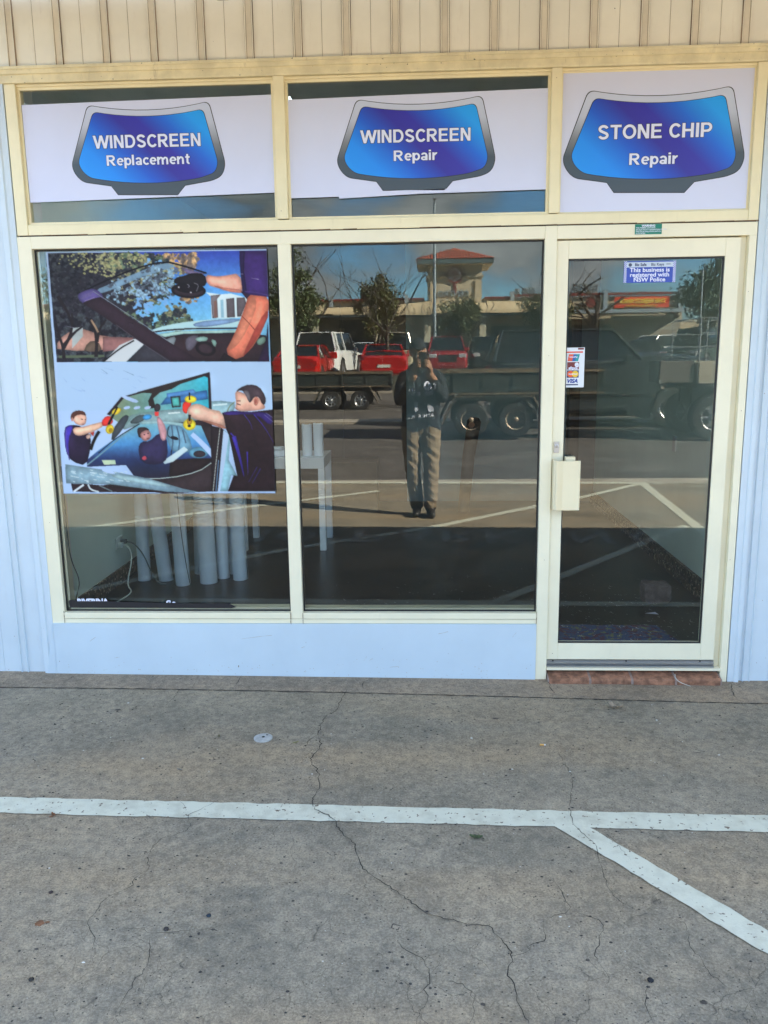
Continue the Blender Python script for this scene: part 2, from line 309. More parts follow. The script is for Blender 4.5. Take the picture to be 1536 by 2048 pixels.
for i_, (w, pts) in enumerate(CRACKS): crack_strip(cks, pts, w*(.42 if i_ < 2 else .32), z=.0062)
crack_strip(cks, [(-6,-.17)]+[(x, y-.004) for x, y in yb[1:-1]]+[(6,-.26)], .007, jit=.004)
for x, y in ((-1.83,-.17),(-.95,-.17),(-.3,-.17),(.64,-.205),(1.5,-.235)):
    crack_strip(cks, [(x,y),(x+random.uniform(-.02,.02),y*.5),(x+random.uniform(-.01,.05),-.02)], .004, z=.018)
tag(cks.build('pavement_cracks', m_crack, fixn=False), kind='structure')

st_ = MB(); random.seed(77)
def blot(x, y, rx, ry, m, n=16, hole=0):
    o_ = [(x+rx*math.cos(6.283*i/n)*random.uniform(.6,1.1), y+ry*math.sin(6.283*i/n)*random.uniform(.6,1.1)) for i in range(n)]
    if hole:
        for i in range(n):
            if random.random() < .2: continue
            a, b = o_[i], o_[(i+1) % n]; k = hole; st_.poly([(a[0],a[1],.0012),(b[0],b[1],.0012),(x+(b[0]-x)*k,y+(b[1]-y)*k,.0012),(x+(a[0]-x)*k,y+(a[1]-y)*k,.0012)], m)
    else: st_.poly([(u, v, .0012+.00003*len(st_.f)) for u, v in o_], m)
blot(-1.142,-1.894,.017,.016,0); blot(-1.12,-1.888,.008,.006,0); blot(-.085,-1.868,.017,.017,1,hole=.72); blot(-1.36,-1.33,.010,.006,0)
for x, y, rx, ry in ((-.62,-1.90,.008,.005),(.45,-1.98,.006,.005),(.72,-2.12,.012,.009),(.15,-2.15,.008,.006),(1.05,-1.62,.009,.004),(-.3,-1.52,.007,.004),(1.3,-.62,.016,.005),(1.15,-.75,.012,.004),(-1.45,-.42,.018,.010),(.33,-.45,.02,.007),(.9,-.47,.014,.006),(-1.1,-2.0,.007,.005),(.05,-.30,.02,.006)): blot(x, y, rx, ry, 1)
tag(st_.build('pavement_stains', [M('rust stain', (.27,.125,.06), .9, var=.2, scale=90), M('dark stain', (.10,.085,.07), .9, var=.3, scale=90)], fixn=False), kind='structure')

# painted markings
m_line = M('worn line paint', (.61,.60,.48), .75, var=.1, scale=14, col2=(.47,.45,.35), lo=.28, hi=.55, speck=.34, sscale=60, spcol=(.17,.135,.10), bump=.2)
ln = MB()
def edge_line(a, b, w, n=90, z=.0035, rag=.0035, mb=ln):
    dx, dy = b[0]-a[0], b[1]-a[1]; d = math.hypot(dx, dy); nx, ny = -dy/d, dx/d; pts = []
    n = max(2, int(d/.035))
    for s_ in (1, -1):
        side = []
        for i in range(n+1):
            t = i/n; k = w/2*s_ + random.uniform(-rag, rag); side.append((a[0]+dx*t+nx*k, a[1]+dy*t+ny*k))
        pts.append(side)
    for i in range(n):
        q = [pts[0][i], pts[0][i+1], pts[1][i+1], pts[1][i]]; mb.poly([(x, y, z) for x, y in q])
edge_line((-9,-1.215), (6,-1.312), .106)
edge_line((.485,-1.28), (2.55,-3.86), .092, z=.0045)
edge_line((2.83,-6.55), (2.6,-3.2), .11)
edge_line((.98,-1.71), (2.35,-3.35), .0, z=.004) if False else None
edge_line((.066,-3.706), (1.98,-5.6), .10); edge_line((1.98,-5.6), (2.83,-6.55), .09, z=.0038)
edge_line((-3.6,-3.45), (-.54,-5.86), .10, z=.004); edge_line((-2.6,-1.31), (-1.2,-2.75), .10, z=.004); edge_line((-1.2,-2.75), (.066,-3.706), .09, z=.0042)
edge_line((-12,-6.45), (2.83,-6.55), .16, z=.0045); edge_line((2.83,-6.55), (12,-6.2), .06, z=.004)
tag(ln.build('parking_lines', m_line), kind='structure')
lt = MB()
m_faint = M('faded lettering paint', (.42,.40,.34), .8, scale=16, col2=(.25,.21,.165), lo=.40, hi=.62, speck=.40, sscale=50, spcol=(.2,.165,.125))
for ch_, cx_, w_ in (('N',-1.62,.34),('O',-1.17,.36),('P',-.50,.30),('A',-.08,.36),('R',.33,.32),('K',.74,.34),('I',1.10,.09),('N',1.52,.36),('G',2.06,.38)):
    vs, fc = text_geo(ch_, 1.0, offset=.03); lo_ = min(v[0] for v in vs); hi_ = max(v[0] for v in vs); zl = min(v[1] for v in vs); zh = max(v[1] for v in vs)
    lt.add([(cx_+((x-lo_)/(hi_-lo_)-.5)*w_, -3.56+(y-zl)/(zh-zl)*.50, .005) for x, y, q in vs], fc)
tag(lt.build('painted_lettering', m_faint), kind='structure')
kb = MB(); kb.box(-60, 60, -17.2, -16.3, -.2, .0); kb.box(-60, 60, -24.4, -24.2, .2, .5); kb.box(-60, 60, -7.0, -6.605, -.3, -.046)
tag(kb.build('kerb', m_kerb), kind='structure')

# ------------------------------------------------------------------ the shop front
m_cream = M('cream gloss paint', (.86,.765,.50), .42, var=.04, scale=5, grime=.16, speck=.2, sscale=55, bump=.05, bscale=60)
m_creamd = M('cream paint, dirty', (.84,.745,.48), .5, var=.10, scale=9, grime=.6, speck=.27, sscale=70, bump=.15, bscale=40)
m_alu = M('cream aluminium', (.84,.775,.57), .38, var=.03, scale=4, grime=.10, speck=.18, sscale=60)
m_clad = M('cream wall cladding', (.88,.84,.71), .5, var=.04, scale=3, grime=.30, gcol=(.45,.32,.20), speck=.22, sscale=38)
m_white = M('white painted sheet', (.55,.645,.71), .38, var=.03, scale=2.2, speck=.215, sscale=45, spcol=(.2,.15,.12), bump=.04, bscale=12)
m_whited = M('white painted steel, dirty', (.58,.66,.71), .4, var=.03, scale=3, grime=.22, gcol=(.42,.34,.28), speck=.235, sscale=60, spcol=(.22,.15,.12), bump=.05, bscale=15)
m_dark = M('dark gap', (.015,.014,.013), .8, var=0)
m_rubber = M('black gasket', (.012,.012,.013), .5, var=0)
m_glass = shade_glass('tinted shop glass', (.92,.97,.95), .066)
m_glassd = shade_glass('tinted door glass', (.92,.97,.95), .066)
m_steel = M('galvanised steel', (.45,.46,.47), .35, .9, var=.05)
shop = empty('shop_building', (0,0,0), label='white clad shop front with cream window frames and ribbed cream wall above', cat='building')

def clad_profile(x0, x1, ribs, y, mb, z0, z1, nrec=False):
    pts = [(x0, y)]
    for c in ribs:
        for dx, dy in ((-.0215,0),(-.020,-.004),(-.0185,-.0095),(-.0155,-.0100),(-.0135,-.0045),(-.012,-.0025),(.012,-.0025),(.0135,-.0045),(.0155,-.0100),(.0185,-.0095),(.020,-.004),(.0215,0)):
            pts.append((c+dx, y+dy))
        nx = c+.1095
        if nx < x1: pts += [(nx-.0025, y), (nx-.0008, y+.0022), (nx+.0008, y+.0022), (nx+.0025, y)]
    pts.append((x1, y)); pts = [p_ for p_ in pts if x0 <= p_[0] <= x1]
    for a, b in zip(pts[:-1], pts[1:]):
        mid = (a[0]+b[0])/2; inr = any(abs(mid-c) < .0125 for c in ribs) and nrec; shade_edge = nrec and any(.0122 < abs(mid-c) < .0134 or .0186 < abs(mid-c) < .0212 or .1086 < mid-c < .1104 for c in ribs)  # bead sides picked out for a dark colour that paints their shade
        mb.poly([(a[0],a[1],z0),(b[0],b[1],z0),(b[0],b[1],z1),(a[0],a[1],z1)], 2 if shade_edge else (1 if inr else 0))
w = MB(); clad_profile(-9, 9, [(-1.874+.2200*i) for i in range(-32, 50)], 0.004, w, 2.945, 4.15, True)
w.build('upper_cladding', [m_clad, M('recess shade tint', (.80,.73,.59), .6, var=.08, scale=5, grime=.4), M('shade seam', (.40,.30,.21), .8, var=.3, scale=9, stretch=(1,1,.4))], shop)  # channel tint and dark edge lines put the rib shading into colour
for x0, x1, ribs, nm in ((-9, -1.99, [-2.105-.22*i for i in range(31)], 'left'), (1.59, 9, [1.632+.22*i for i in range(33)], 'right')):
    w = MB(); clad_profile(x0, x1, sorted(ribs), 0.012, w, -.08, 2.90); w.build('side_cladding', m_whited, shop)
fl = MB()
fl.prism([(-1.99,.012),(-1.993,-.004),(-1.965,-.008),(-1.958,-.002),(-1.929,-.002),(-1.929,.03),(-1.99,.03)], 'z', -.05, 2.899)
fl.build('corner_flashing', m_whited, shop, bevel=.0015); fl = MB()
fl.prism([(1.537,-.002),(1.566,-.002),(1.570,-.008),(1.590,-.008),(1.594,.012),(1.594,.03),(1.537,.03)], 'z', -.08, 2.899)
fl.build('corner_flashing', m_whited, shop, bevel=.0015)
# head trim across the whole front
ht = MB(); ht.prism([(.02,2.884),(-.006,2.884),(-.008,2.890),(-.008,2.918),(-.017,2.921),(-.019,2.936),(-.026,2.939),(-.027,2.950),(.0,2.957),(.02,2.957)], 'x', -9, 9)
ht.build('head_trim', m_creamd, shop)
# upper timber frame
uf = MB()
uf.box(-1.925,-1.872,0,.08,2.214,2.883); uf.box(-.674,-.623,-.004,.08,2.265,2.883); uf.box(.584,.630,-.004,.08,2.265,2.883)
uf.box(1.489,1.534,0,.08,2.214,2.883)
uf.box(-1.872,1.489,.003,.08,2.214,2.262); uf.box(-1.872,1.489,.010,.08,2.872,2.883)
uf.build('upper_window_frame', m_cream, shop, bevel=.002)
lf = MB()
lf.box(-1.930,-1.862,0,.09,.285,2.209); lf.box(-.679,-.617,-.003,.09,.311,2.152); lf.box(.570,.626,-.003,.09,-.05,2.209)
lf.box(-1.862,.570,0,.09,2.152,2.209); lf.box(-1.862,-.679,-.006,.09,.312,.343); lf.box(-.617,.570,-.006,.09,.312,.343)
lf.box(-1.862,.570,0,.09,.286,.309)
lf.box(.626,1.533,-.002,.09,2.150,2.209); lf.box(1.499,1.533,-.002,.11,-.05,2.150); lf.box(1.470,1.499,.03,.11,.04,2.150)
lf.build('lower_window_frame', m_alu, shop, bevel=.002)
dg = MB(); dg.box(-1.92,1.53,.012,.07,2.207,2.216); dg.build('frame_gap', m_dark, shop); dg = MB(); dg.box(-1.862,.57,.004,.07,.307,.314)
dg.build('frame_gap', m_dark, shop)
kp = MB(); kp.prism([(-1.985,-.012),(-1.2,-.03),(.5695,-.045),(.570,.285),(-1.93,.286),(-1.93,.284)], 'y', -.008, .02)
kp.prism([(-1.93,-.013),(-1.927,-.013),(-1.927,.284),(-1.93,.284)], 'y', -.0095, -.0085)
kick = kp.build('kick_panel', m_white, shop, bevel=.0015)
q = MB(); random.seed(31)
for x, z, l_, a in ((-.86,.215,.16,.12),(-.30,.10,.03,1.0),(-.27,.095,.02,.4),(-.62,.16,.02,.3),(.28,.05,.03,1.3),(-.15,.055,.05,.1),(-1.72,.20,.04,.6),(-1.6,.1,.03,.2),(.46,.23,.03,.9),(.1,.24,.05,.2)):
    pts = [(x+math.cos(a)*l_*(t-.5), z+math.sin(a)*l_*(t-.5)+random.uniform(-.001,.001)) for t in (0,.25,.5,.75,1)]
    up = [(u, v+random.uniform(.0006,.0022)) for u, v in pts]; q.poly([(u,-.0099,v) for u, v in pts+up[::-1]])
for _ in range(160):
    x = random.uniform(-1.95,.55); z = abs(random.gauss(0,.05))-.01; r = random.uniform(.0008,.0024); q.poly([(x+r*math.cos(t)*random.uniform(.6,1),-.0099,z+r*math.sin(t)) for t in (0,1,2,3,4,5)])
tag(q.build('scuff_marks', M('dirt splash', (.40,.35,.29), .8, var=0), kick, fixn=False), kind='stuff')
# glazed openings
def window(name, x0, x1, z0, z1, yg, gl, bead, bw, fm):
    t = MB()
    if bead:
        t.prism([(x0,z0),(x1,z0),(x1,z0+bw),(x0,z0+bw)], 'y', yg-.018, yg-.001)
        t.box(x0,x1,yg-.018,yg-.001,z1-bw,z1); t.box(x0,x0+bw,yg-.0175,yg-.001,z0+bw,z1-bw); t.box(x1-bw,x1,yg-.0175,yg-.001,z0+bw,z1-bw)
    else:
        for a in ((x0,x1,z0,z0+bw),(x0,x1,z1-bw,z1),(x0,x0+bw,z0+bw,z1-bw),(x1-bw,x1,z0+bw,z1-bw)): t.box(a[0],a[1],yg-.006,yg-.001,a[2],a[3])
    o = t.build(name, fm, shop, bevel=.001 if bead else 0)
    q = MB(); q.poly([(x0,yg,z0),(x1,yg,z0),(x1,yg,z1),(x0,yg,z1)]); q.build('pane', gl, o)
    return o
window('window', -1.872, -.674, 2.262, 2.872, .035, m_glass, True, .013, m_cream)
window('window', -.623, .584, 2.262, 2.872, .035, m_glass, True, .013, m_cream)
window('window', .630, 1.489, 2.262, 2.872, .035, m_glass, True, .008, m_cream)
window('window', -1.862, -.679, .343, 2.152, .032, m_glass, False, .008, m_rubber)
window('window', -.617, .570, .343, 2.152, .032, m_glass, False, .008, m_rubber)
jg = MB(); random.seed(14)
for x, z0_, z1_ in ((-.6795,.286,.343),(-.6165,.286,.343),(-1.862,.286,.345),(.5695,.286,.345)):
    zz = z0_
    while zz < z1_: h_ = random.uniform(.006,.014); w_ = random.uniform(.0008,.0022); jg.poly([(x-w_,-.0072,zz),(x+w_,-.0072,zz),(x+w_*.8,-.0072,zz+h_),(x-w_*.7,-.0072,zz+h_)]); zz += h_
xx = -1.92
while xx < 1.53:
    l_ = random.uniform(.03,.15); h_ = random.uniform(.0005,.0022)
    if random.random() < .75: jg.poly([(xx,-.0005,2.213-h_),(xx+l_,-.0005,2.213-h_*.5),(xx+l_,-.0005,2.2145+h_),(xx,-.0005,2.2145+h_*.4)])
    xx += l_
for x, z, r in ((-.655,2.30,.002),(.605,2.84,.0018),(1.51,1.9,.0016),(1.515,1.35,.002),(1.51,.62,.0018),(.60,1.62,.0016),(.602,.62,.0018),(-1.90,1.45,.0018),(-1.895,.82,.0016),(.655,.13,.002)):
    jg.poly([(x+r*math.cos(t),-.0046,z+r*math.sin(t)) for t in (0,1.2,2.4,3.6,4.8)])
tag(jg.build('joint_grime', M('rusty grime', (.22,.13,.07), .9, var=.2), shop, fixn=False), kind='stuff')
# inner aluminium channel seen beside the left pane
ic = MB(); ic.box(-1.862,-1.842,.036,.09,.343,2.152); ic.box(-1.862,-.679,.036,.09,.343,.362); ic.box(-.617,.57,.036,.09,.343,.358)
ic.build('inner_channel', m_alu, shop)
# door
dr = MB(); y0, y1 = .012, .058
dr.box(.628,.683,y0,y1,.092,2.144); dr.box(1.400,1.468,y0,y1,.092,2.144)
dr.box(.683,1.400,y0,y1,2.062,2.144); dr.box(.683,1.400,y0,y1,.092,.178)
door = dr.build('door', m_alu, shop, bevel=.002)
for a in ((.683,1.400,2.054,2.062),(.683,1.400,.178,.184),(.683,.688,.184,2.054),(1.393,1.400,.184,2.054)):
    q = MB(); q.box(a[0],a[1],.020,.030,a[2],a[3]); q.build('gasket', m_rubber, door)
q = MB(); q.poly([(.688,.03,.184),(1.393,.03,.184),(1.393,.03,2.054),(.688,.03,2.054)]); q.build('pane', m_glassd, door)
m_handle = M('cream plastic', (.80,.70,.47), .4, var=.02)
hd = MB(); hd.prism([(.636,-.055),(.641,-.062),(.751,-.062),(.756,-.057),(.756,-.048),(.640,-.046),(.640,.012),(.630,.012),(.630,-.05)], 'z', .882, 1.122)
for xx in (.651,.657,.663,.669): hd.box(xx,xx+.0012,-.0632,-.0618,.884,1.120)
hd.box(.690,.735,-.03,.012,.90,.93); hd.box(.690,.735,-.03,.012,1.08,1.138)
hd.build('handle', m_handle, door, bevel=.0015)
lk = MB(); lk.box(.638,.662,.006,.0125,1.155,1.208); lk.lathe([(.0085,0),(.0085,-.004),(.006,-.005)], (.650,.006,1.188), 'y', 16); lk.box(.649,.651,.0008,.002,1.182,1.192,1)
lk.build('lock', [m_steel, m_dark], door)
wt = MB(); wt.prism([(.060,.056),(.002,.056),(.002,.062),(.012,.066),(.012,.070),(.002,.073),(.002,.077),(.012,.081),(.012,.0895),(.060,.0895)], 'x', .628, 1.468)
wb = wt.build('weather_strip', m_steel, door)
for xx in (.66,1.03,1.40):
    q = MB(); q.lathe([(.004,0),(.004,-.002)], (xx,.0115,.0855), 'y', 8); q.build('screw', m_dark, wb)
sl = MB(); sl.box(.6265,1.4985,-.010,.10,.0425,.0545); sl.build('threshold', m_alu, shop)
# brick sill
m_brick = M('red brick', (.40,.19,.11), .85, var=.3, scale=22, speck=.3, sscale=80, spcol=(.10,.045,.03), bump=.5, bscale=120)
m_mort = M('mortar', (.36,.27,.23), .95, var=.15, scale=30, bump=.4)
bs = MB(); bs.prism([(-.047,-.07),(-.047,.002),(-.043,.009),(.08,.036),(.08,-.07)], 'x', .630, 1.497, 1)
for i, (a, b) in enumerate(((.634,.835),(.847,1.045),(1.057,1.262),(1.274,1.488))):
    bs.prism([(-.052+.003*(i % 2),-.07),(-.054+.003*(i % 2),.006),(-.046,.013),(.085,.040),(.085,-.07)], 'x', a, b, 0)
bs.build('door_sill', [m_brick, m_mort], shop, bevel=.003)
# walls, roof and the room behind the glass
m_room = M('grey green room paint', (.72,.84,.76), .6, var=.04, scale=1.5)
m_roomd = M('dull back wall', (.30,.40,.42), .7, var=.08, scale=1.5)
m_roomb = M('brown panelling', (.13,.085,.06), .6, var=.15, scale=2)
m_floor = M('dark brown vinyl floor', (.028,.016,.011), .28, var=.25, scale=3, speck=.24, sscale=30, spcol=(.06,.04,.03), spec=.3)
m_skirt = M('stained timber skirting', (.10,.055,.032), .7, var=.4, scale=20, speck=.4, sscale=45, spcol=(.3,.22,.15))
m_ceil = M('ceiling sheet', (.75,.76,.74), .8, var=.03)
ws = MB()
ws.box(-9,-2.13,.032,.3,-.012,3.1); ws.box(1.78,9,.032,.3,-.012,3.1); ws.box(-9,9,.03,.3,2.96,4.15)
ws.box(-2.13,-1.931,.034,.3,-.012,2.96); ws.box(1.534,1.78,.034,.3,-.012,2.96); ws.box(-1.95,.57,.03,.14,-.012,.286)
ws.box(-9,9,4.9,5.1,-.012,3.6); ws.box(-9,-8.8,.3,4.9,-.012,3.6); ws.box(8.8,9,.3,4.9,-.012,3.6)
ws.build('wall', m_ceil, shop)
rf = MB(); SX0, SX1, SY0, SY1 = -1.5, -.7, .7, 1.9      # added translucent sheet put in unseen over the left part to brighten the room
for a in ((-9,SX0,.3,5.1),(SX1,9,.3,5.1),(SX0,SX1,.3,SY0),(SX0,SX1,SY1,5.1)): rf.box(*a,3.7,3.8)
rf.build('roof', m_steel, shop)
m_tl = bpy.data.materials.new('added translucent sheet'); m_tl.use_nodes = True; t_ = m_tl.node_tree; t_.nodes.clear()
b_ = nd(t_, 'ShaderNodeBsdfTranslucent'); b_.inputs[0].default_value = (.75,.9,1,1); o_ = nd(t_, 'ShaderNodeOutputMaterial'); t_.links.new(b_.outputs[0], o_.inputs[0])
q = MB(); q.poly([(SX0,SY0,3.75),(SX1,SY0,3.75),(SX1,SY1,3.75),(SX0,SY1,3.75)]); q.build('added_skylight', m_tl, shop)
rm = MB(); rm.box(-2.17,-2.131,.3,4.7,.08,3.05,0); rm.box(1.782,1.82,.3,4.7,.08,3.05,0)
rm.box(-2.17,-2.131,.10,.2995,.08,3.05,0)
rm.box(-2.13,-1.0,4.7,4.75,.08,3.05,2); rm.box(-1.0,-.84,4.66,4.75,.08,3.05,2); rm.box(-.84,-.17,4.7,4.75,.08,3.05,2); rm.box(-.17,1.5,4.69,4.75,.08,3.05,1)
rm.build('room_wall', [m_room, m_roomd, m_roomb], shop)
cl = MB()
for a in ((-2.13,SX0,.3,4.7),(SX1,1.78,.3,4.7),(SX0,SX1,.3,SY0),(SX0,SX1,SY1,4.7)): cl.box(*a,3.0,3.05)
for a in ((SX0-.02,SX0,SY0,SY1),(SX1,SX1+.02,SY0,SY1),(SX0,SX1,SY0-.02,SY0),(SX0,SX1,SY1,SY1+.02)): cl.box(*a,3.051,3.7)
cl.build('ceiling', m_ceil, shop)
fr = MB(); fr.box(-2.13,1.78,.06,4.7,-.01,.08); fr.build('room_floor', m_floor, shop)
sk = MB(); sk.box(-2.1305,-2.115,.3,4.7,.081,.19); sk.build('skirting_board', m_skirt, shop, bevel=.003); sk = MB(); sk.box(1.755,1.7815,.3,4.7,.081,.20); sk.box(1.745,1.756,.3,4.7,.081,.13); sk.build('skirting_board', m_skirt, shop, bevel=.003)
m_jamb = M('brown timber', (.15,.095,.065), .6, var=.15, scale=6, stretch=(4,4,.6))
pj = MB(); pj.box(1.50,1.60,4.5,4.69,.08,3.0,0); pj.box(1.60,1.78,4.55,4.69,.08,3.0,1)
pj.build('door_jamb', [m_jamb, M('taupe paint', (.25,.215,.19), .6, var=.05)], shop)

# ------------------------------------------------------------------ awning
m_awn = M('awning sheet', (.66,.71,.74), .6, var=.08, scale=2)
m_awnb = M('awning beam', (.60,.58,.52), .5, var=.05)
aw = empty('awning', (0,-.8,3.235), label='pale ribbed sheet metal awning over the pavement along the top of the shop front', cat='awning')
def loc_parent(mb, name, mats, parent, **kw):
    return mb.build(name, mats, parent, loc=(0,0,0), **kw)
q = MB()
xs = -2.32
while xs < 12:
    q.box(xs, xs+.13, -.92, .84, .012, .022); q.box(xs+.13, xs+.20, -.92, .84, .030, .040); q.box(xs+.128,xs+.132,-.92,.84,.0125,.0395); q.box(xs+.198,xs+.202,-.92,.84,.0125,.0395); xs += .2
q.build('roof_sheet', m_awn, aw)
for xx in (-2.1,-.9,.3,1.5,2.7,5,7,9,11):
    q = MB(); q.box(xx, xx+.05, -.90, .82, -.05, .011); q.build('beam', m_awnb, aw)
q = MB(); q.box(-2.34, 12, -.94, -.90, -.07, .10); q.build('fascia', m_awnb, aw)
aw.rotation_euler = (R(8), 0, 0); aw.location = (0,-.86,3.12)
# ------------------------------------------------------------------ stickers and signs on the glass
m_vinyl = M('white vinyl', (.65,.68,.86), .45, var=.015, scale=2, bump=.06, bscale=5)
def ramp_mat(name, stops, rough=.4, ang=0., sc=1., off=0.):
    """printed colour blend across the artwork, in the sticker's own coordinates"""
    m = bpy.data.materials.new(name); m.use_nodes = True; t = m.node_tree; b = t.nodes['Principled BSDF']; l = t.links.new
    b.inputs['Roughness'].default_value = rough
    tcn = nd(t, 'ShaderNodeTexCoord'); sp = nd(t, 'ShaderNodeSeparateXYZ'); l(tcn.outputs['Object'], sp.inputs[0])
    a = nd(t, 'ShaderNodeMath', operation='MULTIPLY'); a.inputs[1].default_value = math.cos(ang)*sc; l(sp.outputs['X'], a.inputs[0])
    c = nd(t, 'ShaderNodeMath', operation='MULTIPLY_ADD'); c.inputs[1].default_value = math.sin(ang)*sc; l(sp.outputs['Z'], c.inputs[0]); l(a.outputs[0], c.inputs[2])
    d = nd(t, 'ShaderNodeMath', operation='ADD'); d.inputs[1].default_value = off; l(c.outputs[0], d.inputs[0])
    r = nd(t, 'ShaderNodeValToRGB'); l(d.outputs[0], r.inputs[0])
    e = r.color_ramp.elements; e[0].position, e[0].color = stops[0][0], (*stops[0][1], 1); e[1].position, e[1].color = stops[-1][0], (*stops[-1][1], 1)
    for p_, c_ in stops[1:-1]: x = e.new(p_); x.color = (*c_, 1)
    l(r.outputs[0], b.inputs['Base Color']); return m
m_black = M('black print', (.012,.012,.016), .4, var=0)
m_lett = M('white lettering', (.74,.76,.90), .4, var=0)
def rounded(corners, seg=8):
    """outline from (x, z, radius) corners and (x, z, 0) through-points"""
    out = []; n = len(corners)
    for i, (x, z, r) in enumerate(corners):
        if r <= 0: out.append((x, z)); continue
        p0 = Vector(corners[i-1][:2]); p1 = Vector((x, z)); p2 = Vector(corners[(i+1) % n][:2])
        a = (p0-p1).normalized(); b = (p2-p1).normalized(); r0 = min(r, (p0-p1).length*.5, (p2-p1).length*.5)
        s0, s1 = p1+a*r0, p1+b*r0
        for k in range(seg+1):
            t = k/seg; q = s0*(1-t)**2 + p1*2*t*(1-t) + s1*t*t; out.append((q.x, q.y))
    return out
def arc(p, q, sag, n=10):
    """points strictly between p and q bowed by sag in z"""
    return [(p[0]+(q[0]-p[0])*i/n, p[1]+(q[1]-p[1])*i/n+sag*4*(i/n)*(1-i/n), 0) for i in range(1, n)]
# emblem drawn in its own units: zoomed measurement /1200, centre (770, 930), z up
def E(x, y): return ((x-770)/1200, (930-y-.022*(x-770))/1200)
def emblem_outline(grow=0.):
    g = grow
    tl, tr = E(322-g, 612-g), E(1275+g, 588-g); br, bl = E(1398+g, 1150+g), E(140-g, 1180+g)
    o = [(*tl, .075)] + arc(tl, tr, -.042) + [(*tr, .075), (*E(1385+g*1.0,1060), .05), (*E(1352+g*.7,1146+g*.7), .05), (*E(1275,1180+g), .03)]
    o += [(*E(1058,1217+g), 0), (*E(992+g*.3,1290+g), 0), (*E(514-g*.3,1290+g), 0), (*E(462,1222+g), 0), (*E(240,1192+g), .03), (*E(185-g*.7,1140+g*.7), .05), (*E(158-g,1068), .05)]
    return rounded(o)
def emblem_inner(grow=0.):
    g = grow
    tl, tr = E(362-g, 662-g), E(1228+g, 644-g); br, bl = E(1330+g, 1080), E(212-g, 1062)
    o = [(*tl, .06)] + arc(tl, tr, -.036) + [(*tr, .06), (*E(1327+g,1045), .06), (*E(1300+g*.7,1120+g*.7), .05)]
    o += [(*E(1180,1160+g), .03)] + arc(E(1180,1160+g), E(300,1160+g), -.033) + [(*E(300,1160+g), .03), (*E(240-g*.7,1110+g*.7), .05), (*E(213-g,1045), .06)]
    return rounded(o)
m_frame = ramp_mat('sign grey blend', [(0,(.055,.075,.095)),(.30,(.06,.08,.10)),(.52,(.20,.21,.23)),(.80,(.50,.53,.64)),(1,(.56,.60,.74))], ang=math.pi/2, sc=1/.34, off=.5)
A, B_, C_ = (.012,.30,.82), (.015,.12,.62), (.045,.022,.28)
def blue_mat(nm, w):
    return ramp_mat(nm, [(0,(.008,.31,.92)),(.18,(.008,.26,.88)),(.34,(.010,.10,.60)),(.47,(.030,.022,.32)),(.57,(.032,.024,.36)),(.70,(.010,.13,.66)),(.83,(.012,.33,.90)),(1,(.016,.38,.92))], ang=R(47), sc=1/(w*.93), off=.475)
def sign(name, label, sheet, ctr, w, h, words, roll, wr=0):
    """sheet: 4 corners (x,z); emblem centre, width and height; words: (text, size, dz, sx)"""
    yy = .0195; e = tag(MB_sheet(sheet, yy).build(name, m_vinyl, None, loc=(ctr[0], yy, ctr[1])), label, 'window sign', 'emblem signs on the upper windows')
    cr_, sr_ = math.cos(roll), math.sin(roll)
    def T(o): return [(ctr[0]+(a*w*cr_-b*h*sr_), ctr[1]+(a*w*sr_+b*h*cr_)) for a, b in o]
    sx_, sz_ = 1.0, 1.0
    for nm, outl, mt, dy in (('frame_outline', emblem_outline(5), m_black, .0006), ('frame', emblem_outline(0), m_frame, .0010), ('screen_outline', emblem_inner(4), m_black, .0014), ('screen', emblem_inner(0), blue_mat('sign blue blend', w), .0018)):
        q = MB(); q.poly([(x, yy-dy, z) for x, z in T(outl)]); o = q.build(nm, mt, e, loc=(0,0,0)); o.location = (0,0,0)
        for v in o.data.vertices: v.co.x -= ctr[0]; v.co.y -= yy; v.co.z -= ctr[1]
    for txt, cap, xa, xb, zb in words:
        for mt, off, dy in ((m_black, .030, .0022), (m_lett, 0, .0028)):
            q = MB(); bold_line(q, txt, cap, xa-ctr[0], xb-ctr[0], zb-ctr[1], -dy, off); q.build('lettering', mt, e)
    return e
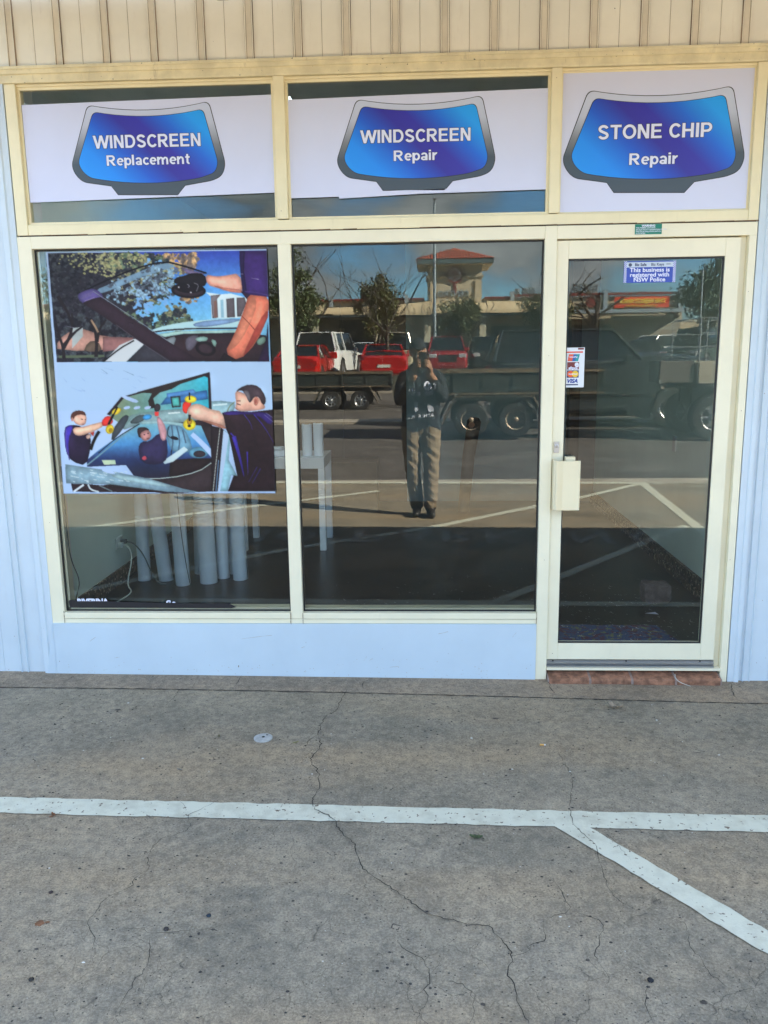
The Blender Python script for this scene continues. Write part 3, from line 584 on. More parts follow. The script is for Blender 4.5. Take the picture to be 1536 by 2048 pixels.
def bold_line(q, txt, cap, xa, xb, zb, y, g):
    """bold grotesque capitals and small letters built from bars, slants and bowls"""
    H = .185; parts = []
    def bar(x0, x1, z0, z1): parts.append([[(x0-g,z0-g),(x1+g,z0-g),(x1+g,z1+g),(x0-g,z1+g)]])
    def diag(x0, z0, x1, z1, w=.215): parts.append([[(x0-w/2-g,z0),(x0+w/2+g,z0),(x1+w/2+g,z1),(x1-w/2-g,z1)]]) if not g else parts.append([[(x0-w/2-g*1.2,z0+math.copysign(g,z0-z1)),(x0+w/2+g*1.2,z0+math.copysign(g,z0-z1)),(x1+w/2+g*1.2,z1-math.copysign(g,z0-z1)),(x1-w/2-g*1.2,z1-math.copysign(g,z0-z1))]])
    def bow(pts, h=H):
        n = len(pts); a = []; b = []
        for i, p_ in enumerate(pts):
            q0, q1 = pts[max(0,i-1)], pts[min(n-1,i+1)]
            if math.dist(pts[0], pts[-1]) < 1e-6 and i in (0, n-1): q0, q1 = pts[-2], pts[1]
            dx, dz = q1[0]-q0[0], q1[1]-q0[1]; d = math.hypot(dx, dz) or 1; k = h/2+g
            ex = g if i == n-1 else (-g if i == 0 else 0); px, pz = p_[0]+dx/d*ex, p_[1]+dz/d*ex
            a.append((px-dz/d*k, pz+dx/d*k)); b.append((px+dz/d*k, pz-dx/d*k))
        parts.append([[a[i],a[i+1],b[i+1],b[i]] for i in range(n-1)])
    def arc_(cx, cz, rx, rz, a0, a1, n=16): return [(cx+rx*math.cos(R(a0+(a1-a0)*i/n)), cz+rz*math.sin(R(a0+(a1-a0)*i/n))) for i in range(n+1)]
    x = 0; out = []
    for ch in txt:
        parts.clear(); ad = .35
        if ch == 'I': bar(0,.2,0,1); ad = .32
        elif ch == 'N': bar(0,.19,0,1); bar(.56,.75,0,1); diag(.11,1,.64,0,.21); ad = .88
        elif ch == 'W': diag(.10,1,.36,0,.21); diag(.36,0,.64,1,.20); diag(.64,1,.92,0,.20); diag(.92,0,1.18,1,.21); ad = 1.32
        elif ch == 'D': bar(0,.2,0,1); bar(.2,.38,.83,1); bar(.2,.38,0,.17); bow(arc_(.37,.5,.33,.415,-90,90)); ad = .91
        elif ch == 'S': bow(arc_(.345,.725,.245,.19,12,245,14)+arc_(.355,.275,.255,.19,68,-168,14)); ad = .80
        elif ch == 'C': bow(arc_(.42,.5,.32,.415,38,322,22)); ad = .86
        elif ch == 'R': bar(0,.2,0,1); bar(.2,.45,.83,1); bar(.2,.45,.41,.57); bow(arc_(.44,.705,.215,.212,-90,90)); diag(.40,.42,.68,0,.24); ad = .90
        elif ch == 'E': bar(0,.2,0,1); bar(.2,.68,.83,1); bar(.2,.64,.43,.59); bar(.2,.70,0,.17); ad = .83
        elif ch == 'T': bar(0,.74,.83,1); bar(.27,.47,0,.83); ad = .82
        elif ch == 'O': bow(arc_(.45,.5,.355,.415,0,360,28)); ad = 1.0
        elif ch == 'H': bar(0,.2,0,1); bar(.56,.76,0,1); bar(.2,.56,.42,.59); ad = .90
        elif ch == 'P': bar(0,.2,0,1); bar(.2,.42,.83,1); bar(.2,.42,.35,.51); bow(arc_(.42,.675,.225,.240,-90,90)); ad = .80
        elif ch == 'e': bow(arc_(.31,.365,.225,.285,0,312,18),.17); bar(.16,.53,.31,.43); ad = .66
        elif ch == 'p': bar(0,.19,-.28,.74); bow(arc_(.34,.365,.21,.285,0,360,20),.17); ad = .69
        elif ch == 'l': bar(0,.19,0,1); ad = .30
        elif ch == 'a': bow(arc_(.29,.49,.19,.175,165,-8,12),.165); bar(.395,.575,0,.50); bow(arc_(.27,.195,.175,.125,0,360,16),.15); ad = .67
        elif ch == 'c': bow(arc_(.31,.365,.225,.285,42,318,16),.17); ad = .60
        elif ch == 'm': bar(0,.18,0,.74); bow(arc_(.335,.46,.155,.195,180,0,10),.165); bar(.40,.58,0,.47); bow(arc_(.735,.46,.155,.195,180,0,10),.165); bar(.80,.98,0,.47); ad = 1.10
        elif ch == 'n': bar(0,.18,0,.74); bow(arc_(.35,.44,.17,.215,180,0,12),.165); bar(.43,.61,0,.45); ad = .73
        elif ch == 't': bar(.10,.28,.12,.94); bar(0,.40,.58,.73); bow(arc_(.33,.17,.14,.115,180,285,6),.15); ad = .46
        elif ch == 'i': bar(0,.19,0,.74); bar(0,.19,.84,1); ad = .30
        elif ch == 'r': bar(0,.18,0,.74); bow(arc_(.34,.42,.17,.235,170,72,8),.165); ad = .45
        for k, pt in enumerate(parts): out += [([(x+u, v) for u, v in qd], k) for qd in pt]
        x += ad
    lo = 0; hi = x-.1
    for pt, k in out: q.poly([(xa+(u-lo)*(xb-xa)/(hi-lo), y-k*.00004, zb+v*cap) for u, v in pt])
def fit_text(q, txt, cap, xa, xb, zb, y, off):
    hv, _ = text_geo('H', 1.0); ch = max(v[1] for v in hv)-min(v[1] for v in hv); hb = min(v[1] for v in hv)
    v0, _ = text_geo(txt, 1.0, offset=.036, spacing=1.03); lo = min(v[0] for v in v0); hi = max(v[0] for v in v0)
    vs, fc = text_geo(txt, 1.0, offset=off, spacing=1.03); k = (xb-xa)/(hi-lo); kz = cap/ch
    # baseline from a capital in the same line box
    tv, _ = text_geo('H'+txt, 1.0); b0 = None
    cap_v = text_geo(txt[0], 1.0)[0]
    full = text_geo(txt, 1.0)[0]; nb = min(v[1] for v in full)
    desc = 0.
    if any(c in txt for c in 'pgyqj'):
        base_ = text_geo(txt.replace('p', 'n').replace('g', 'n').replace('y', 'n'), 1.0)[0]; desc = min(v[1] for v in base_)
        hgt = min(v[1] for v in text_geo('p', 1.0, align='LEFT')[0])
    y0_ = desc if desc else nb
    q.add([(xa+(a-lo)*k, y, zb+(b-y0_)*kz) for a, b, c in vs], fc)
def MB_sheet(c, yy, nx=24, nz=8, amp=.0007, thick=.0004):
    q = MB(); vs = []
    for j in range(nz+1):
        for i in range(nx+1):
            u, v = i/nx, j/nz
            x = (c[0][0]*(1-u)+c[1][0]*u)*(1-v)+(c[3][0]*(1-u)+c[2][0]*u)*v; z = (c[0][1]*(1-u)+c[1][1]*u)*(1-v)+(c[3][1]*(1-u)+c[2][1]*u)*v
            vs.append((x, yy, z))
    q.add(vs, [(j*(nx+1)+i, j*(nx+1)+i+1, (j+1)*(nx+1)+i+1, (j+1)*(nx+1)+i) for j in range(nz) for i in range(nx)])
    return q
# emblem centres and widths measured on the wall
SG = [(-1.278,2.598,.712,.693),(-.027,2.590,.714,.693),(1.052,2.580,.798,.768)]
sign('window_sign', 'white window sign reading WINDSCREEN Replacement in a blue windscreen emblem', [(-1.857,2.797),(-.686,2.811),(-.686,2.386),(-1.857,2.366)], SG[0][:2], SG[0][2], SG[0][3],
     [('WINDSCREEN', .057, -1.531, -1.022, 2.598), ('Replacement', .046, -1.473, -1.081, 2.5215)], 0)
sign('window_sign', 'white window sign reading WINDSCREEN Repair in a blue windscreen emblem', [(-.610,2.787),(.571,2.805),(.571,2.373),(-.610,2.359)], SG[1][:2], SG[1][2], SG[1][3],
     [('WINDSCREEN', .056, -.281, .226, 2.591), ('Repair', .045, -.128, .069, 2.5115)], 0)
sign('window_sign', 'white window sign reading STONE CHIP Repair in a blue windscreen emblem above the door', [(.638,2.868),(1.481,2.864),(1.481,2.2705),(.638,2.2705)], SG[2][:2], SG[2][2], SG[2][3],
     [('STONE CHIP', .061, .801, 1.306, 2.581), ('Repair', .049, .945, 1.159, 2.4695)], 0)
q = MB(); q.poly([(-.385,.0185,2.378),(.225,.0185,2.388),(.225,.0185,2.3745),(-.385,.0185,2.3525)])
tag(q.build('paper_strip', m_vinyl), 'thin white paper strip sticking out below the WINDSCREEN Repair sign', 'paper strip')

# big poster with two printed photographs, drawn in poster units (see P)
import numpy as _np
def homog(src, dst):
    a = []; 
    for (x, y), (u, v) in zip(src, dst):
        a += [[x,y,1,0,0,0,-u*x,-u*y],[0,0,0,x,y,1,-v*x,-v*y]]
    h = _np.linalg.solve(_np.array(a, float), _np.array([c for d in dst for c in d], float)); return _np.append(h, 1).reshape(3, 3)
HP = homog([(78,68),(1393,47),(1450,1498),(190,1500)], [(-1.803,2.141),(-.734,2.134),(-.737,.960),(-1.820,.964)])
def P(x, y):
    v = HP @ _np.array([x, y, 1.]); return (v[0]/v[2], v[1]/v[2])
def lin(c): return c/12.92 if c <= .04045 else ((c+.055)/1.055)**2.4
def pc(r, g, b):
    """ink colour for a printed tone seen beside a white sheet of (180,207,246)"""
    return tuple(min(.82, .80*lin(v/255)/lin(w_/255)) for v, w_ in zip((r, g, b), (184, 208, 247)))
class Art:
    """the two printed photographs, inked dot by dot over a fine grid of the poster sheet"""
    NX, NY = 400, 440
    def __init__(s):
        u, v = _np.meshgrid(_np.linspace(0, 1, s.NX), _np.linspace(0, 1, s.NY))
        c = _np.array([(78,68),(1393,47),(1450,1498),(190,1500)], float)
        s.X = (c[0,0]*(1-u)+c[1,0]*u)*(1-v)+(c[3,0]*(1-u)+c[2,0]*u)*v; s.Y = (c[0,1]*(1-u)+c[1,1]*u)*(1-v)+(c[3,1]*(1-u)+c[2,1]*u)*v
        s.C = _np.zeros((s.NY, s.NX, 3)); s.rng = _np.random.RandomState(3)
        s.n1 = s.fbm(5, 5); s.n2 = s.fbm(22, 4); s.n3 = s.fbm(60, 3); s.n4 = s.fbm(110, 2)
    def fbm(s, k, octv):
        out = _np.zeros((s.NY, s.NX)); amp = 1.; tot = 0
        for _ in range(octv):
            g = s.rng.rand(k+2, k+2); yy = _np.linspace(0, k, s.NY); xx = _np.linspace(0, k, s.NX)
            iy = yy.astype(int); ix = xx.astype(int); fy = (yy-iy)[:, None]; fx = (xx-ix)[None, :]; fy = fy*fy*(3-2*fy); fx = fx*fx*(3-2*fx)
            out += amp*((g[iy][:, ix]*(1-fx)+g[iy][:, ix+1]*fx)*(1-fy)+(g[iy+1][:, ix]*(1-fx)+g[iy+1][:, ix+1]*fx)*fy)
            tot += amp; amp *= .55; k *= 2
        return out/tot
    def blur(s, m, r):
        for ax in (0, 1):
            for _ in range(2):
                pd = [(0,0),(0,0)]; pd[ax] = (r+1, r); c = _np.cumsum(_np.pad(m, pd, mode='edge'), axis=ax)
                m = (_np.take(c, range(2*r+1, c.shape[ax]), axis=ax)-_np.take(c, range(0, c.shape[ax]-2*r-1), axis=ax))/(2*r+1)
        return m
    def poly(s, c, pts, sm=0, rnd=None, soft=1):
        if sm: pts = smooth_closed(pts, sm)
        P_ = _np.array(pts, float); x0, y0 = P_.min(0)-40; x1, y1 = P_.max(0)+40
        rows = _np.where((s.Y.max(1) > y0) & (s.Y.min(1) < y1))[0]; cols = _np.where((s.X.max(0) > x0) & (s.X.min(0) < x1))[0]
        if len(rows) < 2 or len(cols) < 2: return
        sl = (slice(rows[0], rows[-1]+1), slice(cols[0], cols[-1]+1)); acc = 0
        for ox, oy in ((-.9,-.9),(.9,-.9),(-.9,.9),(.9,.9)):
            X, Y = s.X[sl]+ox, s.Y[sl]+oy; m = _np.zeros(X.shape, bool); n = len(P_)
            for i in range(n):
                (xa, ya), (xb, yb) = P_[i], P_[(i+1) % n]
                if ya == yb: continue
                m ^= ((Y > min(ya, yb)) & (Y <= max(ya, yb)) & (X < (xb-xa)*(Y-ya)/(yb-ya)+xa))
            acc = acc+m
        m = acc/4.; col = c(sl, s) if callable(c) else _np.array(c, float)*_np.ones(m.shape+(3,))
        size = min(x1-x0, y1-y0)-80
        if not callable(c) and size > 28 and sum(c) < 600:
            r = int(max(2, min(9, size/3.3*.16))); inner = s.blur(m, r); k = .80+.30*_np.clip((inner-.45)/.55, 0, 1)
            tx = 1+.16*(s.n2[sl]-.5)+.14*(s.n3[sl]-.5)-.05*((Y-y0)/(y1-y0)-.4)
            col = col*(k*tx)[..., None]
        s.C[sl] = s.C[sl]*(1-m[..., None])+col*m[..., None]
    def line(s, c, pts, w, sm=1):
        if sm: pts = smooth_open(pts, sm)
        n = len(pts); a, b = [], []
        for i, p_ in enumerate(pts):
            q0, q1 = pts[max(0, i-1)], pts[min(n-1, i+1)]; dx, dy = q1[0]-q0[0], q1[1]-q0[1]; d = math.hypot(dx, dy) or 1
            ww = (w if not isinstance(w, (tuple, list)) else w[0]+(w[1]-w[0])*i/(n-1))/2
            a.append((p_[0]-dy/d*ww, p_[1]+dx/d*ww)); b.append((p_[0]+dy/d*ww, p_[1]-dx/d*ww))
        s.poly(c, a+b[::-1])
    def ell(s, c, x, y, rx, ry, rot=0., n=20):
        s.poly(c, [(x+rx*math.cos(t)*math.cos(rot)-ry*math.sin(t)*math.sin(rot), y+rx*math.cos(t)*math.sin(rot)+ry*math.sin(t)*math.cos(rot)) for t in [2*math.pi*i/n for i in range(n)]])
    def glow(s, x, y, rx, ry, k, rot=0.):
        """a soft highlight (k > 1) or shade (k < 1) in the printed picture"""
        dx, dy = s.X-x, s.Y-y; u = (dx*math.cos(rot)+dy*math.sin(rot))/rx; v = (-dx*math.sin(rot)+dy*math.cos(rot))/ry
        s.C *= (1+(k-1)*_np.exp(-(u*u+v*v)))[..., None]
    def done(s):
        C = s.C.copy()
        for ch in range(3): C[..., ch] = .72*C[..., ch]+.28*s.blur(C[..., ch], 1)
        C *= (1+.06*(s.n4-.5)+.05*(s.n3-.5))[..., None]*_np.where(C.sum(-1, keepdims=True) > 600, .0, 1.)+_np.where(C.sum(-1, keepdims=True) > 600, 1., 0.)
        C = _np.clip(C, 0, 255)/255.; W_ = _np.array([184,208,247])/255.
        lin_ = lambda q: _np.where(q <= .04045, q/12.92, ((q+.055)/1.055)**2.4)
        L_ = _np.clip(_np.array([.45,.56,.73])*(lin_(C)/lin_(W_))**1.12, 0, .82)
        h = _np.stack([s.X, s.Y, _np.ones_like(s.X)], -1) @ HP.T; px, pz = h[..., 0]/h[..., 2], h[..., 1]/h[..., 2]
        wr = .0012*(s.n2-.5)
        me = bpy.data.meshes.new('poster'); nx, ny = s.NX, s.NY
        vs = _np.stack([px+1.27, .0+wr*1.0, pz-1.55], -1).reshape(-1, 3)
        i = _np.arange(nx-1)[None, :]+_np.arange(ny-1)[:, None]*nx; fs = _np.stack([i, i+nx, i+nx+1, i+1], -1).reshape(-1, 4)
        me.from_pydata(vs.tolist(), [], fs.tolist())
        at = me.color_attributes.new('ink', 'FLOAT_COLOR', 'POINT'); at.data.foreach_set('color', _np.concatenate([L_, _np.ones((ny, nx, 1))], -1).reshape(-1).astype('f'))
        m = bpy.data.materials.new('printed poster'); m.use_nodes = True; t = m.node_tree; b = t.nodes['Principled BSDF']; b.inputs['Roughness'].default_value = .45; b.inputs['Specular IOR Level'].default_value = .22
        ca = nd(t, 'ShaderNodeVertexColor'); ca.layer_name = 'ink'; t.links.new(ca.outputs[0], b.inputs['Base Color']); me.materials.append(m)
        me.polygons.foreach_set('use_smooth', [True]*len(me.polygons))
        o = bpy.data.objects.new('poster', me); COL.objects.link(o); o.location = (-1.27, .0175, 1.55); return o
def two(c1, c2, nz='n3', lo=.42, hi=.6, mul=1.):
    def f(sl, s):
        t = _np.clip((getattr(s, nz)[sl]-lo)/(hi-lo), 0, 1)[..., None]; k = (1+.5*(s.n4[sl]-.5)+.3*(s.n1[sl]-.5))[..., None]
        return (_np.array(c2, float)*(1-t)+_np.array(c1, float)*t)*k
    return f
def grad(stops, ax, a, b):
    def f(sl, s):
        q = _np.clip(((s.X if ax == 'x' else s.Y)[sl]-a)/(b-a), 0, 1); pos = [p_ for p_, c in stops]
        k = 1+.10*(s.n2[sl]-.5)+.08*(s.n3[sl]-.5)
        return _np.stack([_np.interp(q, pos, [c[i] for p_, c in stops])*k for i in range(3)], -1)
    return f
art = Art()
art.poly((180,206,246), [(78,68),(1393,47),(1450,1498),(190,1500)])
m_sky = grad([(0,(62,84,190)),(.45,(92,156,232)),(1,(128,196,240))], 'y', 60, 470)
art.poly(m_sky, [(92,76),(1392,56),(1415,717),(148,722)])
def foliage(nm, c, dens, sc): return two(c[0], c[1])
f_dark = foliage('printed dark foliage', ((72,78,88),(38,36,50)), 0, 22); f_olive = foliage('printed olive foliage', ((150,150,120),(62,66,78)), 0, 55)
f_gold = foliage('printed autumn foliage', ((205,172,130),(120,110,110)), 0, 60); f_mid = foliage('printed green foliage', ((110,130,110),(50,60,70)), 0, 60)
art.poly(f_dark, [(92,76),(560,70),(600,110),(640,180),(630,240),(610,300),(575,360),(560,420),(600,470),(620,520),(640,600),(420,718),(148,722)])
random.seed(12)
def leaves(mat_, boxes, n, r0, r1):
    """specks of printed leaf, each a small irregular patch"""
    for _ in range(n):
        x, y, rx, ry = random.choices(boxes, weights=[b[2]*b[3] for b in boxes])[0]
        a = random.uniform(0, 6.28); k = math.sqrt(random.random()); cx, cy = x+math.cos(a)*rx*k, y+math.sin(a)*ry*k
        if not (94 < cx < 1390 and 78 < cy < 700): continue
        r = random.uniform(r0, r1); t0 = random.uniform(0, 6); pts = []
        for i in range(6):
            t = t0+i*1.047; rr = r*random.uniform(.5, 1.2); pts.append((cx+math.cos(t)*rr*1.3, cy+math.sin(t)*rr))
        art.poly(mat_, pts)
leaves(f_gold, [(860,130,110,70),(750,110,90,50),(930,330,60,40),(930,120,60,50)], 260, 7, 17)
leaves(f_mid, [(640,130,160,70),(520,120,90,60),(700,260,140,120),(850,470,90,60),(690,480,90,50),(600,400,70,60)], 620, 8, 20)
leaves(f_olive, [(560,100,150,50),(700,200,130,90),(640,300,110,110),(420,140,120,60),(560,220,100,60),(850,420,70,50)], 520, 6, 14)
leaves((50,48,62), [(560,330,150,90),(620,470,80,60),(300,250,180,120),(760,250,80,60),(330,400,160,60)], 420, 5, 16)
leaves((170,172,130), [(560,100,150,40),(400,160,130,60),(300,120,150,50),(820,200,90,80)], 160, 4, 9)
leaves((130,180,236), [(660,380,60,70),(720,130,60,30),(770,330,60,60)], 90, 5, 13)
art.poly((205,160,150), [(150,590),(255,520),(330,530),(420,570),(600,575),(600,640),(150,660)], 1)
art.poly((150,110,112), [(420,570),(600,575),(600,660),(420,660)])
art.poly((196,208,214), [(236,520),(300,512),(302,568),(238,640)]); art.poly((110,95,85), [(330,600),(390,592),(420,660),(300,672)], 1)
art.poly(f_dark, [(148,655),(420,660),(560,640),(520,718),(148,722)]); art.poly((96,110,92), [(160,682),(430,676),(430,692),(160,698)])
for tr in ([(190,700),(186,640),(160,560),(140,500)],[(186,640),(225,570),(240,500),(236,430)],[(190,620),(250,545),(300,510)],[(380,690),(384,600),(370,520),(320,455)],[(384,600),(400,520),(440,470)],[(150,330),(210,420),(240,500)]):
    art.line((50,40,48), tr, (22,8))
art.line((206,176,150), [(350,470),(380,520),(392,545)], 12)
# house
art.poly((206,226,240), [(1030,305),(1120,318),(1180,312),(1280,340),(1275,455),(1065,462),(1060,330)])
art.poly((118,112,122), [(1060,325),(1120,318),(1098,345),(1105,455),(1070,460)]); art.poly((130,100,96), [(1078,360),(1095,352),(1100,456),(1082,458)])
art.poly((96,90,98), [(1152,345),(1200,338),(1205,452),(1158,455)]); art.poly((96,90,98), [(1214,338),(1262,335),(1272,370),(1240,448),(1218,450)])
art.poly((150,190,215), [(1118,350),(1135,348),(1140,455),(1122,456)])
# car with its screen opening
art.poly((206,214,226), [(425,718),(520,620),(600,585),(720,560),(560,718)]); art.line((30,28,34), [(425,718),(520,640),(605,592)], 8)
art.poly((60,60,72), [(560,718),(720,560),(830,560),(860,718)])
art.poly((182,218,232), [(700,532),(800,500),(960,474),(1240,455),(1238,520),(900,530),(720,548)], 1); art.poly((128,158,200), [(950,492),(1040,472),(1236,460),(1230,478),(1060,510),(970,512)], 1)
art.line((38,36,46), [(700,545),(820,528),(980,520),(1235,518)], 8); art.poly((170,206,206), [(735,556),(860,536),(1225,528),(1215,545),(900,552),(790,572)])
art.poly((52,38,46), [(790,572),(900,552),(1215,545),(1390,560),(1412,716),(860,716)])
art.poly((120,130,140), [(800,580),(860,562),(835,640),(790,600)], 1); art.poly((96,92,108), [(905,590),(940,562),(1000,560),(960,640),(920,660)], 1); art.poly((136,170,168), [(965,580),(1010,565),(1050,575),(1030,600),(985,600)], 1)
art.poly((140,176,170), [(1058,580),(1100,595),(1085,640)], 1); art.ell((34,26,34), 1030,640,62,42,.3); art.ell((60,46,56), 1030,640,44,28,.3)
art.poly((120,150,140), [(1330,590),(1385,560),(1390,600),(1345,625)], 1)
# held windscreen
m_scr = two((150,185,215), (92,104,124))
art.line((22,20,34), [(268,318),(420,245),(600,168),(780,120),(900,150),(1035,192)], 9); 
art.poly((150,188,224), [(370,296),(480,250),(620,190),(778,128),(860,150),(800,170),(640,220),(480,290),(395,318)], 1)
leaves(m_scr, [(640,270,190,60),(760,210,130,50),(560,330,120,50),(800,260,90,70)], 130, 8, 17)
art.poly((120,110,150), [(880,158),(1030,196),(960,215),(915,190)])
art.poly((98,88,150), [(266,322),(300,300),(370,280),(430,330),(400,385),(350,392),(280,362)], 1)
art.poly((58,42,56), [(330,350),(405,335),(560,440),(820,605),(1010,716),(830,716),(640,600),(420,450),(300,372)])
for a in ([(300,330),(360,305)],[(290,345),(350,322)],[(310,360),(370,338)]): art.line((140,130,190), a, 6)
for a in ([(360,300),(560,430),(800,590)],): art.line((170,180,205), a, 4)
art.line((120,110,130), [(500,500),(640,600),(815,716)], 3)
# glove, suction cup
art.ell((30,24,32), 928,295,104,46,.05); art.ell((52,42,52), 928,300,92,30,.05); art.ell((28,22,30), 930,280,84,30,.05)
art.poly((30,26,34), [(838,235),(860,215),(905,208),(940,190),(1025,195),(1040,262),(980,280),(890,258),(845,255)], 1)
art.ell((200,200,212), 870,276,5,5); art.ell((200,200,212), 942,307,5,5)
art.line((150,150,165), [(960,250),(990,262),(975,300)], 5); art.line((150,150,165), [(920,258),(935,268),(925,278)], 4)
# arm and sleeve
art.poly((222,164,152), [(1027,198),(1090,212),(1150,206),(1232,190),(1256,310),(1180,300),(1100,280),(1040,262)], 1)
art.poly((196,130,118), [(1060,262),(1150,280),(1250,290),(1256,312),(1160,302)], 1)
art.poly((52,34,60), [(1238,300),(1300,310),(1285,358)], 0)
art.poly((208,122,102), [(1285,318),(1340,318),(1405,330),(1406,430),(1340,600),(1226,716),(1142,668),(1200,560),(1262,400)], 1)
art.poly((226,146,122), [(1290,340),(1330,330),(1330,420),(1240,600),(1180,650),(1160,640),(1220,540),(1270,420)], 1)
art.line((150,72,66), [(1240,440),(1300,500),(1350,560)], 4); art.poly((196,92,82), [(1350,470),(1404,400),(1400,470),(1300,640),(1240,700)], 1)
art.poly((64,44,110), [(1230,60),(1391,56),(1402,332),(1300,320),(1250,308),(1240,200),(1232,140)])
art.poly((44,32,78), [(1230,60),(1262,60),(1258,180),(1276,306),(1250,308),(1236,180)]); art.line((92,72,150), [(1262,300),(1330,306),(1400,322)], 8)
art.poly((50,34,66), [(1400,480),(1410,716),(1340,716),(1390,600)])
art.poly((38,28,34), [(1140,664),(1228,712),(1140,716),(1110,716)])
for _ in range(9):
    x, y = random.uniform(110, 1300), random.uniform(90, 700); art.line((28,24,34) if random.random() < .6 else (150,150,180), [(x,y),(x+random.uniform(20,60),y+random.uniform(-10,22))], (1,4), 0)
# --- lower photograph
WB = (182,206,246)
art.poly((176,204,240), [(150,730),(1420,722),(1438,1000),(160,1010)])
art.poly((148,182,196), [(700,990),(900,960),(1200,945),(1210,1000),(1160,1040),(900,1085),(640,1080)], 1); art.line((214,232,240), [(1075,975),(1160,968)], 10)
art.line((150,160,120), [(1205,955),(1170,985),(1160,1020)], 5)
# raised windscreen panel
art.poly((52,40,50), [(530,928),(1056,778),(1068,1000),(1075,1300),(820,1180),(640,1090),(445,1030)])
m_aqua = grad([(0,(128,150,130)),(.45,(118,176,184)),(1,(62,178,205))], 'x', 540, 1050)
art.poly(m_aqua, [(548,930),(860,850),(1020,800),(1044,812),(1052,1000),(1030,1010),(800,1060),(560,1110),(460,1040)], 0)
art.poly((62,52,52), [(620,900),(870,830),(1010,795),(1040,800),(1020,805),(880,850),(830,880),(760,900),(720,935),(735,990),(700,996),(690,950),(712,905)], 0)
art.poly((64,120,180), [(800,925),(1040,885),(1046,940),(760,975)]); art.poly((88,140,200), [(800,905),(960,880),(980,905),(800,935)])
art.poly((60,60,66), [(822,925),(880,920),(885,985),(832,990)]); art.poly((90,180,180), [(829,932),(872,928),(877,978),(838,982)])
for x in (545,605,668): art.poly(WB, [(x,985),(x+38,978),(x+38,996),(x,1002)], 1)
art.poly(WB, [(528,915),(560,920),(640,950),(615,965),(540,935)], 1)
art.poly((140,168,176), [(560,1040),(700,1010),(1050,985),(1060,1050),(900,1080),(640,1090),(520,1130)], 1)
art.line((220,234,240), [(810,1024),(880,1018)], 8); art.line((220,234,240), [(600,1060),(680,1035)], 4)
art.poly((70,78,88), [(480,1120),(530,1050),(560,1030),(580,1045),(540,1120),(470,1200)], 1)
art.line((150,190,190), [(560,1090),(600,1040),(650,1018),(730,1030)], 8); art.poly((80,92,98), [(575,1085),(610,1045),(650,1030),(690,1040),(640,1085)], 1)
# main screen of the car
m_deep = grad([(0,(126,182,202)),(.35,(86,150,210)),(.62,(48,66,116)),(1,(46,42,60))], 'y', 1090, 1420)
art.poly(m_deep, [(640,1080),(820,1075),(1120,1110),(1100,1300),(1060,1350),(820,1412),(620,1412),(560,1330),(330,1340),(328,1300),(400,1240),(500,1170)], 0)
art.poly((62,52,58), [(1000,1085),(1130,1110),(1090,1340),(1072,1486),(800,1500),(420,1450),(640,1412),(820,1410),(1000,1360),(1090,1290)], 0)
art.poly((44,34,40), [(820,1300),(960,1290),(1085,1290),(1010,1356),(820,1408)], 0)
art.line((196,214,214), [(600,1412),(820,1408),(990,1370),(1070,1315)], 5)
art.poly((118,162,190), [(800,1090),(880,1090),(930,1150),(960,1250),(840,1262),(800,1180)], 1)
for a in ([(830,1095),(840,1180),(830,1260)],[(860,1100),(880,1180),(870,1255)],[(895,1120),(915,1200)]): art.line((80,104,130), a, 8)
art.line((30,28,40), [(815,1100),(800,1150),(840,1180),(860,1170)], 4); art.ell((34,32,44), 848,1170,24,10,.3); art.line((34,34,44), [(830,1240),(826,1300),(815,1400)], 5)
art.ell((96,150,180), 990,1256,58,34); art.ell((58,52,62), 996,1264,36,20)
art.line(WB, [(950,1145),(1010,1200),(1090,1285)], (26,34)); art.poly((200,222,234), [(765,1296),(800,1292),(905,1220),(928,1240),(840,1310),(790,1324)]); art.poly((196,216,190), [(415,1300),(495,1300),(500,1326),(430,1328)])
art.line((150,196,216), [(330,1330),(440,1240),(560,1140),(650,1080)], 8); art.line((30,28,34), [(395,1260),(500,1170),(640,1085)], 5)
art.line((168,204,214), [(650,1080),(760,1075),(900,1090)], 16)
art.poly((44,36,42), [(1062,1098),(1125,1112),(1140,1120),(1105,1486),(1070,1488)], 0); art.line((196,206,206), [(1118,1110),(1096,1300),(1078,1486)], 4)
# inner man
art.poly((58,52,92), [(630,1230),(650,1190),(700,1190),(750,1140),(800,1150),(810,1290),(760,1330),(650,1320)], 1)
art.poly((196,150,160), [(752,1120),(740,1050),(756,1040),(800,1110),(800,1180),(770,1190)], 1); art.poly((60,54,62), [(724,985),(740,962),(765,975),(760,1010),(730,1015)], 1); art.poly((226,70,70), [(728,1016),(754,1014),(752,1040),(732,1040)])
art.poly((64,48,52), [(622,1120),(640,1104),(690,1108),(700,1140),(640,1180)], 1); art.poly((190,140,140), [(642,1140),(690,1116),(712,1150),(700,1180),(668,1190),(648,1170)], 1); art.ell((50,36,44), 668,1150,5,3); art.ell((50,36,44), 690,1142,5,3); art.ell((110,70,76), 690,1172,9,3,-.3)
art.ell((70,150,210), 685,1046,28,16,-.2)
art.poly((210,90,110), [(650,1290),(672,1272),(685,1292),(668,1304)], 1)
